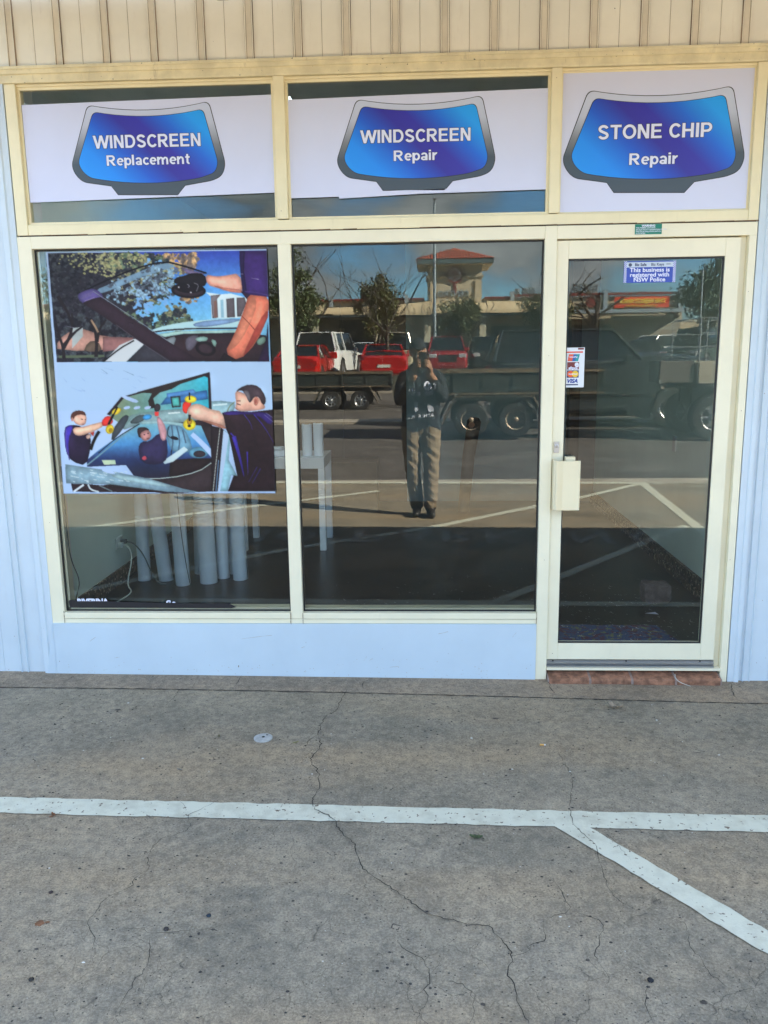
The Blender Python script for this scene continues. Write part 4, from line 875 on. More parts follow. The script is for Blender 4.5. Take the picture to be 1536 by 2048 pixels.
# bonnet
art.poly((140,170,190), [(200,1325),(440,1360),(700,1410),(900,1470),(1000,1490),(820,1490),(480,1445),(205,1438)], 0)
art.poly((170,200,212), [(460,1380),(700,1415),(860,1462),(700,1450),(500,1410)], 1); 
for _ in range(34):
    x = random.uniform(215, 560); y = random.uniform(1345, 1425)+(x-215)*.06; art.line((206,224,236), [(x,y),(x+random.uniform(12,30),y+4)], 4, 0)
art.poly(WB, [(405,1360),(450,1350),(505,1380),(470,1384)], 1)
art.poly((48,36,44), [(235,1440),(330,1442),(420,1450),(820,1492),(380,1490),(245,1486)], 0); art.line((214,226,240), [(250,1488),(310,1446)], 12); art.line((200,214,226), [(335,1444),(350,1475),(400,1489)], 10); art.line((140,160,170), [(400,1450),(480,1486)], 8)
# left man
art.poly((40,30,60), [(190,1110),(230,1090),(300,1100),(350,1160),(350,1230),(325,1335),(240,1310),(200,1250)], 1)
art.poly((62,50,150), [(192,1115),(225,1092),(250,1100),(215,1180),(225,1290),(200,1240)], 1); art.line((110,100,190), [(205,1120),(200,1200),(225,1300)], 6)
art.poly((222,176,160), [(240,1040),(250,1080),(290,1098),(318,1090),(326,1060),(320,1030),(280,1020)], 1); art.poly((90,56,48), [(230,1060),(234,1022),(270,1005),(312,1012),(324,1040),(300,1030),(262,1034),(246,1062)], 1)
art.ell((196,140,126), 240,1060,6,12); art.line((50,36,44), [(292,1058),(304,1060)], 4); art.line((50,36,44), [(314,1060),(322,1062)], 4); art.line((140,76,70), [(298,1088),(312,1088)], 4)
art.poly((222,180,160), [(242,1108),(300,1105),(360,1088),(425,1072),(430,1098),(370,1130),(290,1160),(250,1150)], 1)
art.poly((216,60,54), [(412,1072),(440,1038),(480,1045),(482,1085),(440,1100),(420,1098)], 1); art.poly((200,70,60), [(346,1140),(372,1130),(366,1160)]); art.poly((222,186,176), [(318,1156),(350,1142),(354,1164),(330,1180)], 1)
art.line((28,24,30), [(455,1090),(480,1040),(505,985)], 14)
art.ell((224,200,60), 502,1012,30,18,-.5); art.ell((224,200,60), 463,1118,24,28,.3); art.ell((170,140,40), 468,1124,12,14,.3); art.line((28,24,30), [(480,1040),(500,1005),(508,985)], 9)
art.line((28,24,30), [(400,1130),(370,1180),(350,1240)], 18)
# right man
art.poly((150,196,216), [(1140,1120),(1180,1150),(1170,1300),(1222,1395),(1185,1390),(1165,1486),(1108,1486)], 0); art.poly((182,204,236), [(1138,1122),(1172,1150),(1150,1300),(1120,1486),(1108,1486)])
art.poly((48,34,42), [(1130,1020),(1200,1008),(1300,1015),(1436,1000),(1448,1484),(1165,1486),(1200,1390),(1222,1395),(1170,1150),(1155,1120)], 0)
art.poly((60,44,120), [(1130,1018),(1200,1008),(1260,1016),(1400,1015),(1434,1060),(1420,1100),(1340,1030),(1240,1030),(1150,1034)], 1)
for a, w_ in (([(1200,1160),(1240,1300),(1262,1400)],26),([(1180,1140),(1220,1180),(1225,1260)],10),([(1280,1250),(1285,1390)],8),([(1260,1030),(1300,1080),(1310,1120)],5),([(1320,1030),(1380,1100),(1440,1200)],7),([(1360,1350),(1310,1440)],5),([(1340,1340),(1290,1430)],4)):
    art.line((84,66,196), a, (w_, 2))
for a in ([(1390,1020),(1434,1050)],[(1380,1030),(1434,1075)]): art.line((150,150,200), a, 3)
art.poly((226,176,160), [(1206,910),(1215,890),(1250,900),(1310,930),(1345,920),(1388,980),(1380,1000),(1300,1010),(1218,1010),(1208,985),(1214,960)], 1)
art.poly((70,58,66), [(1210,898),(1232,872),(1290,850),(1350,862),(1388,920),(1390,965),(1370,975),(1350,925),(1320,925),(1300,960),(1288,955),(1270,900),(1240,885)], 1)
art.poly((110,104,112), [(1250,890),(1285,885),(1300,930),(1296,955),(1286,952),(1270,915)], 1); art.ell((206,140,124), 1332,952,14,26,.1); art.ell((170,100,90), 1330,952,7,15,.1); art.line((50,36,44), [(1218,966),(1240,974)], 5); art.line((90,60,60), [(1216,950),(1240,950)], 4); art.line((150,90,84), [(1206,990),(1222,1000)], 4)
art.poly((226,184,168), [(925,990),(965,965),(1010,972),(1060,1000),(1132,1012),(1156,1118),(1100,1100),(1030,1072),(960,1058),(928,1030)], 1)
art.poly((200,140,124), [(990,1060),(1060,1070),(1152,1100),(1155,1120),(1080,1095)], 1)
art.poly((222,66,56), [(892,985),(900,955),(940,950),(950,970),(925,995),(922,1028),(900,1020)], 1)
art.ell((226,204,60), 942,940,36,22); art.ell((226,204,60), 936,1090,38,34); art.ell((180,140,50), 936,1070,16,22); art.line((30,26,32), [(935,900),(936,945)], 8); art.ell((40,32,30), 935,1098,10,8); art.poly((40,30,34), [(928,1030),(945,1032),(942,1070),(930,1068)])
art.line((110,150,190), [(1110,1300),(1095,1486)], 5)
for _ in range(14):
    x, y = random.uniform(150, 700), random.uniform(740, 900); art.line((150,178,224), [(x,y),(x+random.uniform(20,70),y+random.uniform(5,30))], (1,3), 0)
for a_ in ((1100,235,60,22,1.12,.15),(1350,420,30,110,1.16,.35),(1250,560,24,90,1.10,.5),(1400,560,40,120,.86,.3),(1340,250,60,60,1.12,0),(960,1005,40,22,1.16,.3),(1060,1085,90,18,.86,.25),(1238,960,24,30,1.10,0),(1280,985,40,26,.90,0),(1340,905,34,30,1.25,0),(262,1060,16,24,1.14,0),(310,1120,50,12,1.14,-.2),(350,1150,60,12,.84,-.3),(1190,1040,60,20,1.35,.1),(230,1180,26,60,1.35,0),(1010,830,60,40,1.12,0),(640,960,90,40,.92,0),(1100,300,160,80,1.06,0),(200,200,140,160,.80,0),(330,560,160,90,.85,0),(700,1330,120,60,.85,0),(1330,1330,120,160,.80,0)):
    art.glow(*a_)
poster = art.done()
tag(poster, 'large poster on the left pane with two printed photos of men fitting car windscreens', 'poster')

# leftover lettering strip at the foot of the left pane
q = MB(); q.poly([(-1.846,.0215,.398),(-1.838,.0215,.404),(-1.70,.0215,.398),(-1.30,.0215,.386),(-1.00,.0215,.384),(-.965,.0215,.366),(-.99,.0215,.360),(-1.84,.0215,.362)])
o = q.build('cut_sticker', m_black, None, loc=(-1.4,.0215,.38)); tag(o, 'black cut off sticker with tops of white letters along the foot of the left pane', 'sticker')
q = MB()
def clipped(txt, x, z, size, zc, zt):
    vs, fc = text_geo(txt, size, offset=.002, align='LEFT', spacing=.96); bm = bmesh.new(); bv = [bm.verts.new((a+x, .0212, b+z)) for a, b, c in vs]
    for f_ in fc:
        try: bm.faces.new([bv[i] for i in f_])
        except Exception: pass
    for co, no in (((0,0,zc),(0,0,-1)), ((0,0,zt),(0,0,1))):
        bmesh.ops.bisect_plane(bm, geom=bm.verts[:]+bm.edges[:]+bm.faces[:], plane_co=co, plane_no=no, clear_outer=True)
    bm.verts.index_update(); q.add([tuple(v.co) for v in bm.verts], [[v.index for v in f_.verts] for f_ in bm.faces]); bm.free()
clipped('RIVERINA', -1.800, .394, .040, .3975, .42); clipped('G o', -1.330, .388, .032, .3890, .41)
q.build('lettering', m_lett, o, loc=(-1.4,.0215,.38)).location = (0,0,0)

# small stickers
def plate(name, label, cat, x0, x1, z0, z1, y, mt, thick=.0006):
    q = MB(); q.box(x0, x1, y, y+thick, z0, z1); return tag(q.build(name, mt, None, loc=((x0+x1)/2, y, (z0+z1)/2)), label, cat)
def onto(parent, fn, mt, name='lettering'):
    q = MB(); fn(q); l_ = parent.location; q.v = [(a-l_[0], b-l_[1], c-l_[2]) for a, b, c in q.v]; return q.build(name, mt, parent)
m_green = M('green sticker', (.0,.20,.13), .45, var=.03)
s = plate('warning_label', 'small green warning label with white lettering above the door', 'label', .979, 1.101, 2.1625, 2.2075, -.0035, m_green)
def f(q):
    put_text(q, 'WARNING', .0125, 1.040, -.0040, 2.200, offset=.0006)
    for i, t_ in enumerate(('THIS PREMISE CONTAINS', 'AN ELECTRICITY GENERATION SYSTEM', 'THE SOLAR ISOLATION SWITCH', 'IS LOCATED')):
        put_text(q, t_, .0078, .983, -.0040, 2.191-.0083*i, align='LEFT', offset=.00015)
onto(s, f, m_lett)
m_pol = M('police blue', (.03,.07,.42), .4, var=.03)
s = plate('registration_sticker', 'blue checked sticker reading This business is registered with NSW Police, on the door', 'sticker', .943, 1.183, 1.950, 2.048, .0285, m_pol)
def f(q): q.poly([(.956,.0280,2.020),(1.170,.0280,2.020),(1.170,.0280,2.043),(.956,.0280,2.043)])
onto(s, f, M('pale sticker band', (.55,.62,.72), .4, var=.02), 'band')
def f(q):
    for sx in (.944, 1.170):
        for i in range(3):
            for j in range(23):
                if (i+j) % 2 == 0: q.poly([(sx+i*.0042,.0278,1.951+j*.0042),(sx+(i+1)*.0042,.0278,1.951+j*.0042),(sx+(i+1)*.0042,.0278,1.951+(j+1)*.0042),(sx+i*.0042,.0278,1.951+(j+1)*.0042)])
    put_text(q, 'This business is', .0265, 1.063, .0277, 2.007, offset=.0006, sx=1.12)
    put_text(q, 'registered with', .0265, 1.063, .0277, 1.985, offset=.0006, sx=1.12)
    put_text(q, 'NSW Police', .0265, 1.063, .0277, 1.963, offset=.0006, sx=1.12)
onto(s, f, m_lett)
def f(q):
    put_text(q, 'Biz Safe', .0175, 1.020, .0276, 2.031, offset=.0006); put_text(q, 'Biz Keys', .0175, 1.098, .0276, 2.031, offset=.0004)
    q.lathe([(.008,0),(.008,-.0002)], (.972,.0276,2.031), 'y', 14); q.box(1.138,1.158,.0274,.0276,2.031,2.034)
onto(s, f, M('sticker dark ink', (.05,.06,.12), .4, var=0))
s = plate('card_sticker', 'white card payment sticker with coloured card logos on the left edge of the door glass', 'sticker', .6845, .7745, 1.468, 1.656, .0275, M('white sticker', (.72,.75,.78), .4, var=.02))
y_ = .0270
def inks(col, *rects):
    def f(q):
        for r in rects: q.poly([(x, y_, z) for x, z in r])
    onto(s, f, M('sticker ink', col, .4, var=0), 'logo')
def rc(a, b, c, d): return [(a,c),(b,c),(b,d),(a,d)]
def disc(cx, cz, r, n=20): return [(cx+r*math.cos(6.2832*i/n), cz+r*math.sin(6.2832*i/n)) for i in range(n)]
inks((.70,.10,.05), rc(.688,.766,1.631,1.638), [(.694,1.592),(.716,1.592),(.722,1.625),(.700,1.625)]); inks((.02,.10,.35), [(.716,1.592),(.730,1.592),(.736,1.625),(.722,1.625)])
inks((.0,.28,.30), [(.730,1.592),(.744,1.592),(.752,1.625),(.736,1.625)]); inks((.16,.02,.02), rc(.693,.749,1.553,1.588), rc(.742,.770,1.646,1.654)); inks((.02,.03,.12), rc(.693,.749,1.514,1.549), rc(.690,.747,1.478,1.484))
y_ = .0268; inks((.75,.11,.02), disc(.710,1.5315,.0155)); y_ = .0266; inks((.75,.50,.04), disc(.732,1.5315,.0155)); y_ = .0267
def f(q): put_text(q, 'eftpos', .018, .721, .0266, 1.560, offset=.0007, sx=.95); put_text(q, 'e', .040, .738, .0264, 1.578, offset=.0016); put_text(q, 'UnionPay', .011, .722, .0264, 1.612, sx=.9, offset=.0003); put_text(q, 'MasterCard', .0095, .721, .0262, 1.5315, sx=.9, offset=.0003)
onto(s, f, m_lett)
def f(q): put_text(q, 'VISA', .026, .720, .0266, 1.498, offset=.0012, shear=.25)
onto(s, f, M('sticker blue ink', (.02,.05,.30), .4, var=0))
# ------------------------------------------------------------------ things in the room
m_roll = M('white vinyl roll', (.80,.86,.92), .35, var=.04, scale=6, stretch=(1,1,.3))
m_core = M('cardboard core', (.35,.24,.14), .8)
def vinyl_roll(x, y, r, h, lean, label, z=.081, group='white vinyl rolls standing in the room'):
    """lean: (dx, dy) offset of the top"""
    e = empty('vinyl_roll', (x, y, z), label=label, cat='roll', group=group)
    n = 28; q = MB(); vs = []; prof = []
    for k in range(n*2+3):       # a wound sheet: its free edge stands off a little
        a = 2*math.pi*k/n; prof.append((r*(1-.004*k/n*3)+(.002 if k < 3 else 0), a))
    outer = prof[:n+2]
    for t in (0, 1):
        for rr, a in outer: vs.append((rr*math.cos(a)+lean[0]*t, rr*math.sin(a)+lean[1]*t, h*t))
    m_ = len(outer); q.add(vs, [(i, i+1, m_+i+1, m_+i) for i in range(m_-1)])
    for t in (0, 1):
        o = len(q.v); q.v += [(rr*math.cos(a)+lean[0]*t, rr*math.sin(a)+lean[1]*t, h*t) for rr, a in prof[:n]] + [(.5*rr*math.cos(a)+lean[0]*t, .5*rr*math.sin(a)+lean[1]*t, h*t) for rr, a in prof[:n]]
        for i in range(n): q.f.append([o+i, o+(i+1) % n, o+n+(i+1) % n, o+n+i]); q.m.append(0)
    q.build('sheet', m_roll, e, smooth=True)
    c = MB(); c.tube([(0,0,.01),(lean[0],lean[1],h+.004)], r*.5, n=16); c.build('core', m_core, e, smooth=True)
    return e
vinyl_roll(-1.985, 1.56, 0.044, 1.25, (.00,.05), 'thin white roll nearest the left wall, just right of the power outlet')
vinyl_roll(-1.83, 1.56, 0.049, 1.2, (-.12,.06), 'white roll that leans left, second from the left wall')
vinyl_roll(-1.672, 1.44, 0.050, 1.3, (-.03,.04), 'white roll in front with a dark cord hanging down it')
vinyl_roll(-1.63, 1.75, 0.044, 1.2, (.02,.04), 'bluish white roll in shade behind the wide one')
vinyl_roll(-1.505, 1.50, 0.060, 1.25, (-.03,.05), 'wide white roll standing in the middle of the group')
vinyl_roll(-1.43, 1.62, 0.043, 1.15, (.0,.03), 'narrow white roll touching the wide one on its right')
vinyl_roll(-1.385, 1.75, 0.041, 1.2, (.0,.02), 'narrow shaded roll at the back, next to last on the right')
vinyl_roll(-1.30, 1.58, 0.050, 1.22, (-.01,.03), 'white roll at the right end of the standing group')
m_tab = M('white table laminate', (.80,.81,.82), .35, var=.02)
tb = empty('table', (-1.0, 2.7, .08), label='small white table with square legs behind the mullion of the two big panes', cat='table')
q = MB(); q.box(-.48,.215,-.26,.26,.67,.757); q.build('tabletop', m_tab, tb, bevel=.003)
for sx, sy in ((.165,-.26),(.165,.21),(-.48,-.26),(-.48,.21)):
    q = MB(); q.box(sx,sx+.05,sy,sy+.05,0,.669); q.build('leg', m_tab, tb, bevel=.002)
vinyl_roll(-.935, 2.58, 0.041, .255, (0,0), 'left one of two short white rolls standing on the white table', z=.838, group='short white rolls on the table')
vinyl_roll(-.845, 2.60, 0.041, .262, (0,0), 'right one of two short white rolls standing on the white table', z=.838, group='short white rolls on the table')
q = MB(); q.box(-.09,.09,-.06,.06,0,.05); q.box(-.07,.06,-.05,.05,.052,.075)
o = q.build('paper_stack', m_roll, None, bevel=.01); o.location = (-1.19,2.58,.838); tag(o, 'crumpled white paper lying on the white table beside the mullion', 'paper')
# outlet and cords
m_plast = M('white plastic', (.62,.66,.62), .4, var=.02); m_cordw = M('white cord', (.62,.66,.60), .45, var=0); m_cordg = M('grey cord', (.10,.12,.12), .5, var=0)
ol = empty('power_outlet', (-2.13,1.50,.37), label='white wall power outlet with two plugs in it low on the left room wall', cat='outlet')
q = MB(); q.box(0,.010,-.06,.06,-.038,.038); q.build('face_plate', m_plast, ol, bevel=.003)
q = MB(); q.box(.010,.045,-.045,-.010,-.030,.004); q.build('plug', m_plast, ol, bevel=.006)
q = MB(); q.box(.010,.05,.008,.040,-.014,.016); q.build('plug', m_cordg, ol, bevel=.006)
for sy in (-.03,.03):
    q = MB(); q.box(.010,.014,sy-.006,sy+.006,.018,.030); q.build('switch', m_plast, ol)
def cord(pts, r, m, label):
    pts = smooth_open(pts, 3); q = MB(); q.tube(pts, r, n=7); return tag(q.build('cable', m, None, loc=pts[0], smooth=True), label, 'cable')
cord([(-2.09,1.47,.358),(-2.04,1.45,.36),(-2.0,1.40,.28),(-2.02,1.30,.12),(-1.93,1.18,.10),(-1.98,1.0,.088),(-2.02,.70,.087),(-1.90,.47,.087),(-1.78,.38,.087),(-1.55,.36,.087),(-1.35,.38,.087)], .0045, m_cordw, 'white cord from the power outlet down to the floor and along the pane')
cord([(-2.085,1.52,.372),(-2.03,1.52,.36),(-1.96,1.50,.29),(-1.90,1.46,.17),(-1.83,1.40,.095),(-1.78,1.42,.087)], .0045, m_cordg, 'grey cord from the power outlet down behind the first white roll')
cord([(-1.665,1.38,.95),(-1.655,1.385,.6),(-1.64,1.39,.35),(-1.61,1.385,.12),(-1.60,1.38,.088)], .003, m_cordg, 'thin dark cord hanging down the front of a white roll')
cord([(-1.835,.05,1.10),(-1.832,.05,.90),(-1.836,.055,.72),(-1.83,.06,.60),(-1.79,.06,.50),(-1.815,.06,.42),(-1.825,.06,.385)], .0026, M('black cord', (.01,.01,.01), .5, var=0), 'black cord hanging inside the left pane beside the frame')
q = MB(); q.box(0,.010,-.035,.035,-.055,.055); q.box(.010,.013,-.02,.02,-.015,.015)
o = q.build('switch_plate', m_plast, None, bevel=.002); o.location = (1.765,1.86,.99); o.location.x = 1.769; tag(o, 'white switch plate on the right wall of the room', 'switch')
# stone, mat, litter, brown roll
q = MB(); random.seed(8)
bm = bmesh.new(); bmesh.ops.create_icosphere(bm, subdivisions=3, radius=1)
for v in bm.verts:
    c = v.co; k = .75+.12*math.sin(c.x*5+1)*math.cos(c.y*4)+random.uniform(-.03,.03); v.co = Vector((max(-.82,min(.82,c.x*1.2))*.09*1.1, max(-.8,min(.8,c.y*1.2))*.08, max(-.75,min(.72,c.z*1.1))*.085*k*1.3))
me = bpy.data.meshes.new('stone_block'); bm.to_mesh(me); bm.free(); me.materials.append(M('pinkish stone', (.20,.14,.13), .9, var=.2, scale=18, bump=.6, bscale=60))
o = bpy.data.objects.new('stone_block', me); COL.objects.link(o); o.location = (1.45,1.02,.155); tag(o, 'rough brown stone door stop on the dark floor by the right wall', 'stone')
m_mat = M('patterned door mat', (.05,.07,.16), .95, scale=26, col2=(.10,.03,.05), lo=.40, hi=.52, bump=.6, bscale=200, speck=.40, sscale=34, spcol=(.16,.17,.08))
q = MB(); q.prism([(.58,.20),(1.40,.20),(1.33,.56),(.60,.57)], 'z', .081, .092); tag(q.build('door_mat', m_mat, None, loc=(1,.4,.081), bevel=.003), 'dark mat with a colourful pattern just inside the door', 'mat')
q = MB(); random.seed(21)
for _ in range(420):
    x = random.uniform(-.6,1.7); y = random.gauss(.85,.45)
    if random.random() < .45: x = random.uniform(.62,1.6); y = random.uniform(.12,1.2)
    if not (.1 < y < 2.6): continue
    a = random.uniform(0,3.14); l_ = random.choice((.004,.006,.009,.016)); w_ = .0018
    dx, dy = math.cos(a)*l_, math.sin(a)*l_; z = .084 if not (.58 < x < 1.4 and y < .57) else .0945
    q.poly([(x-dx+dy*w_/l_,y-dy-dx*w_/l_,z),(x+dx,y+dy,z+.002),(x+dx*.6-dy*w_/l_,y+dy*.6+dx*w_/l_,z+.001)])
tag(q.build('paper_scraps', M('paper scrap', (.75,.75,.72), .6, var=0), fixn=False), 'tiny white paper scraps scattered over the dark room floor', 'scraps', kind='stuff')
q = MB(); q.poly([(1.33,.80,.084),(1.40,.83,.083),(1.41,.78,.083)]); tag(q.build('torn_paper', m_lett, None, loc=(1.37,.8,.083)), 'small torn piece of white paper beside the stone on the floor', 'paper')
br = empty('leaning_tube', (.40,4.05,.08), label='dark brown cardboard tube with a black cap leaning in the middle of the room', cat='tube')
q = MB(); q.tube([(0,0,0),(.05,.02,.55),(.095,.06,.83)], [.055,.062,.066], n=18); q.build('tube', M('brown card', (.10,.07,.05), .6), br, smooth=True)
q = MB(); q.tube([(.092,.056,.815),(.105,.07,.90),(.108,.075,.935)], [.072,.070,.045], n=18); q.build('cap', m_dark, br, smooth=True)
q = MB(); q.lathe([(.030,0),(.030,.004)], (.075,-.012,.87), 'y', 14); q.build('end_disc', M('orange card', (.30,.13,.06), .6), br)
# cardboard box against the back wall
q = MB(); q.box(-.26,.26,-.18,.18,0,.50); q.box(-.262,.262,-.02,.02,.5,.502)
o = q.build('cardboard_box', M('cardboard', (.20,.13,.08), .8, var=.08), None, bevel=.004); o.location = (-.72,4.3,.08); tag(o, 'plain brown cardboard box on the floor at the back of the room', 'box')

# ------------------------------------------------------------------ small things on the pavement
e = empty('drain_cover', (-.705,-.684,0), label='small round steel cover set flush in the concrete pavement', cat='cover')
q = MB(); q.lathe([(.041,0),(.041,.0042),(.038,.0052)], (0,0,0), 'z', 30); q.build('disc', M('worn steel', (.50,.50,.48), .5, .1, var=.12, scale=60, bump=.3), e)
q = MB(); q.lathe([(.007,.0053),(.007,.0062)], (0,.004,0), 'z', 14); q.lathe([(.0045,.0063),(.0045,.0065)], (0,.004,0), 'z', 12); q.build('screw', m_dark, e)
q = MB(); vs, fc = text_geo('EI', .014, offset=.0006); q.add([(-x+.013, -y+.024, .0058) for x, y, z in vs], fc); q.build('lettering', m_dark, e)
def leaf(x, y, L_, W_, rz, col, label, curl=.25, notch=False):
    q = MB(); n = 10; vs = []
    for i in range(n+1):
        t = i/n; w = W_*math.sin(math.pi*min(1,(t*.92+.05)))**.8*(1-.25*t); zc = curl*L_*(t-.5)**2
        for s_ in (-1,-.5,0,.5,1): vs.append((w*s_/2, (t-.5)*L_, zc+abs(s_)*W_*.22+.002+.0015*math.sin(i*2.1+s_)))
    fs_ = [(i*5+j, i*5+j+1, (i+1)*5+j+1, (i+1)*5+j) for i in range(n) for j in range(4)]
    q.add(vs, fs_, 0); q.tube([(0,-.5*L_,.003),(0,-.62*L_,.004)], .0012, n=5)
    o = q.build('fallen_leaf', M('leaf', col, .7, scale=60, var=.2, bump=.2), None, smooth=True); o.location = (x,y,.003); o.rotation_euler = (0,0,rz); return tag(o, label, 'leaf')
leaf(.895,-.320,.066,.040,R(20),(.34,.27,.19),'dry brown curled leaf on the pavement below the brick sill',.9)
leaf(.925,-.318,.050,.020,R(-55),(.32,.25,.17),'narrow dry leaf lying against the brown curled leaf below the brick sill',.8)
leaf(.178,-1.412,.046,.026,R(80),(.06,.085,.03),'dark green leaf just below the white line near the middle',.5)
leaf(-.553,-.728,.026,.011,R(-60),(.30,.27,.10),'tiny yellow green leaf right of the round steel cover',.4)
leaf(-.902,-.680,.022,.012,R(10),(.24,.20,.10),'tiny tan leaf left of the round steel cover',.4)
leaf(-1.355,-1.325,.026,.014,R(50),(.24,.10,.04),'small rusty leaf at the left end of the long white line',.5)
leaf(-.99,-.98,.024,.010,R(70),(.26,.24,.2),'small pale dry leaf on the concrete above the long white line',.5)
bt = empty('cigarette_butt', (.505,-.708,.0045), R(84), label='cigarette butt with an orange filter on the concrete pavement', cat='cigarette butt')
q = MB(); q.tube([(0,-.009,0),(0,.009,0)], .0038, n=10); q.build('filter', M('filter paper', (.62,.33,.09), .7, var=.05), bt)
q = MB(); q.tube([(0,-.009,0),(0,-.016,.0)], [.0038,.003], n=10); q.build('burnt_end', M('white paper', (.6,.58,.55), .8), bt)
cord([(1.27,-.02,.022),(1.262,-.045,.014),(1.285,-.058,-.006),(1.335,-.062,-.022)], .0013, m_cordw, 'short curl of white wire lying across the brick door sill').name = 'wire_scrap'
def stone(x, y, r, c, label):
    bm = bmesh.new(); bmesh.ops.create_icosphere(bm, subdivisions=2, radius=r)
    for v in bm.verts: v.co *= random.uniform(.75,1.1); v.co.z *= .5
    me = bpy.data.meshes.new('pebble'); bm.to_mesh(me); bm.free(); me.materials.append(M('pebble', c, .8, var=.2, scale=80))
    o = bpy.data.objects.new('pebble', me); COL.objects.link(o); o.location = (x,y,r*.35); return tag(o, label, 'pebble')
stone(-.648,-1.842,.0085,(.02,.035,.05),'dark blue chip of stone in the lower left of the pavement')
stone(.603,-2.051,.0095,(.015,.015,.018),'black pebble on a crack in the lower right of the pavement')
stone(-.757,-1.905,.0085,(.05,.04,.035),'dark brown pebble where two cracks meet, lower left')
stone(-1.171,-1.754,.008,(.06,.04,.035),'reddish brown pebble below the left end of the white line')
stone(-1.061,-2.114,.008,(.03,.025,.02),'black pebble at the very bottom left')
q = MB(); random.seed(5)
for _ in range(1700):
    x = random.uniform(-2.2,1.9); y = random.uniform(-2.35,-.2); r = random.choice((.0011,.0014,.0018,.0022,.003,.0036,.005)); n = 5; a0 = random.uniform(0,6)
    el = random.uniform(.4,1); top = (x,y,r*.5+.001); b = [(x+r*math.cos(a0+6.283*i/n)*1.2,y+r*el*math.sin(a0+6.283*i/n),.0005) for i in range(n)]
    q.add(b+[top], [(i,(i+1) % n,n) for i in range(n)], 0 if random.random() < .95 else 1)
tag(q.build('grit', [M('dark grit', (.035,.03,.025), .8, var=0), M('pale grit', (.6,.58,.52), .8, var=0)], fixn=False), 'dark grit and crumbs scattered over the concrete pavement', 'grit', kind='stuff')
# ------------------------------------------------------------------ the street and car park mirrored in the glass
def gz(y):
    for (ya, za), (yb, zb) in zip(prof[:-1], prof[1:]):
        if yb <= y <= ya: return za+(zb-za)*(ya-y)/(ya-yb)
    return 0
m_tyre = M('tyre rubber', (.03,.028,.027), .85, var=.2, scale=9, bump=.2); m_rim = M('wheel alloy', (.50,.51,.52), .3, .7, var=.08); m_rimd = M('steel wheel', (.42,.34,.26), .5, .5, var=.2)
m_cglass = M('car glass', (.012,.018,.019), .06, var=0, spec=.8); m_trim = M('black trim', (.02,.02,.022), .5, var=0)
m_red = M('red tail lamp', (.45,.012,.01), .2, var=0); m_head = M('headlamp', (.6,.62,.64), .1, .4, var=0); m_plate = M('number plate', (.65,.62,.55), .5, var=0); m_ploy = M('yellow plate', (.62,.46,.04), .5, var=0)
m_chrome = M('chrome', (.6,.6,.62), .12, 1, var=0)
PAINT = {}
def paint(c, r=.25):
    if c not in PAINT: PAINT[c] = M('car paint', c, r, var=.02, scale=2, spec=.7)
    return PAINT[c]
def wheel(par, x, y, z, r, w, rimr=.62, spokes=5, steel=False):
    q = MB(); rr = r
    q.lathe([(r*rimr,-w*.5),(rr*.90,-w*.5),(rr*.98,-w*.36),(rr,-w*.2),(rr,w*.2),(rr*.98,w*.36),(rr*.90,w*.5),(r*rimr,w*.5)], (0,0,0), 'x', 32, cap=False)
    t = q.build('wheel', m_tyre, par, smooth=True); t.location = (x, y, z)
    k = r*rimr; q = MB(); q.lathe([(k,-w*.42),(k*.97,-w*.47),(k*.88,-w*.40),(k*.86,-w*.2),(k*.86,w*.2),(k*.88,w*.40),(k*.97,w*.47),(k,w*.42)], (0,0,0), 'x', 28, cap=False)
    for s_ in (-1, 1):
        q.lathe([(k*.26,s_*w*.10),(k*.26,s_*w*.46),(k*.12,s_*w*.54)], (0,0,0), 'x', 14)
        q.lathe([(k*.88,s_*w*.12),(k*.2,s_*w*.14)], (0,0,0), 'x', 20) if steel else q.lathe([(k*.88,s_*w*.02),(k*.2,s_*w*.03)], (0,0,0), 'x', 20, m=1)
        for i in range(spokes):
            a = 6.283*i/spokes; c, sn = math.cos(a), math.sin(a); hw = k*(.10 if not steel else .09)
            p1 = [(k*.2,-hw*1.3),(k*.2,hw*1.3),(k*.9,hw),(k*.9,-hw)]; x0, x1 = s_*w*.16, s_*w*.38
            vs = [(xx, u*c-v*sn, u*sn+v*c) for xx in (x0,x1) for u, v in p1]
            q.add(vs, [(0,1,2,3),(4,5,6,7),(0,1,5,4),(1,2,6,5),(2,3,7,6),(3,0,4,7)], 0 if not steel else 1)
    q.build('rim', [m_rim if not steel else m_rimd, m_trim], t)
    return t
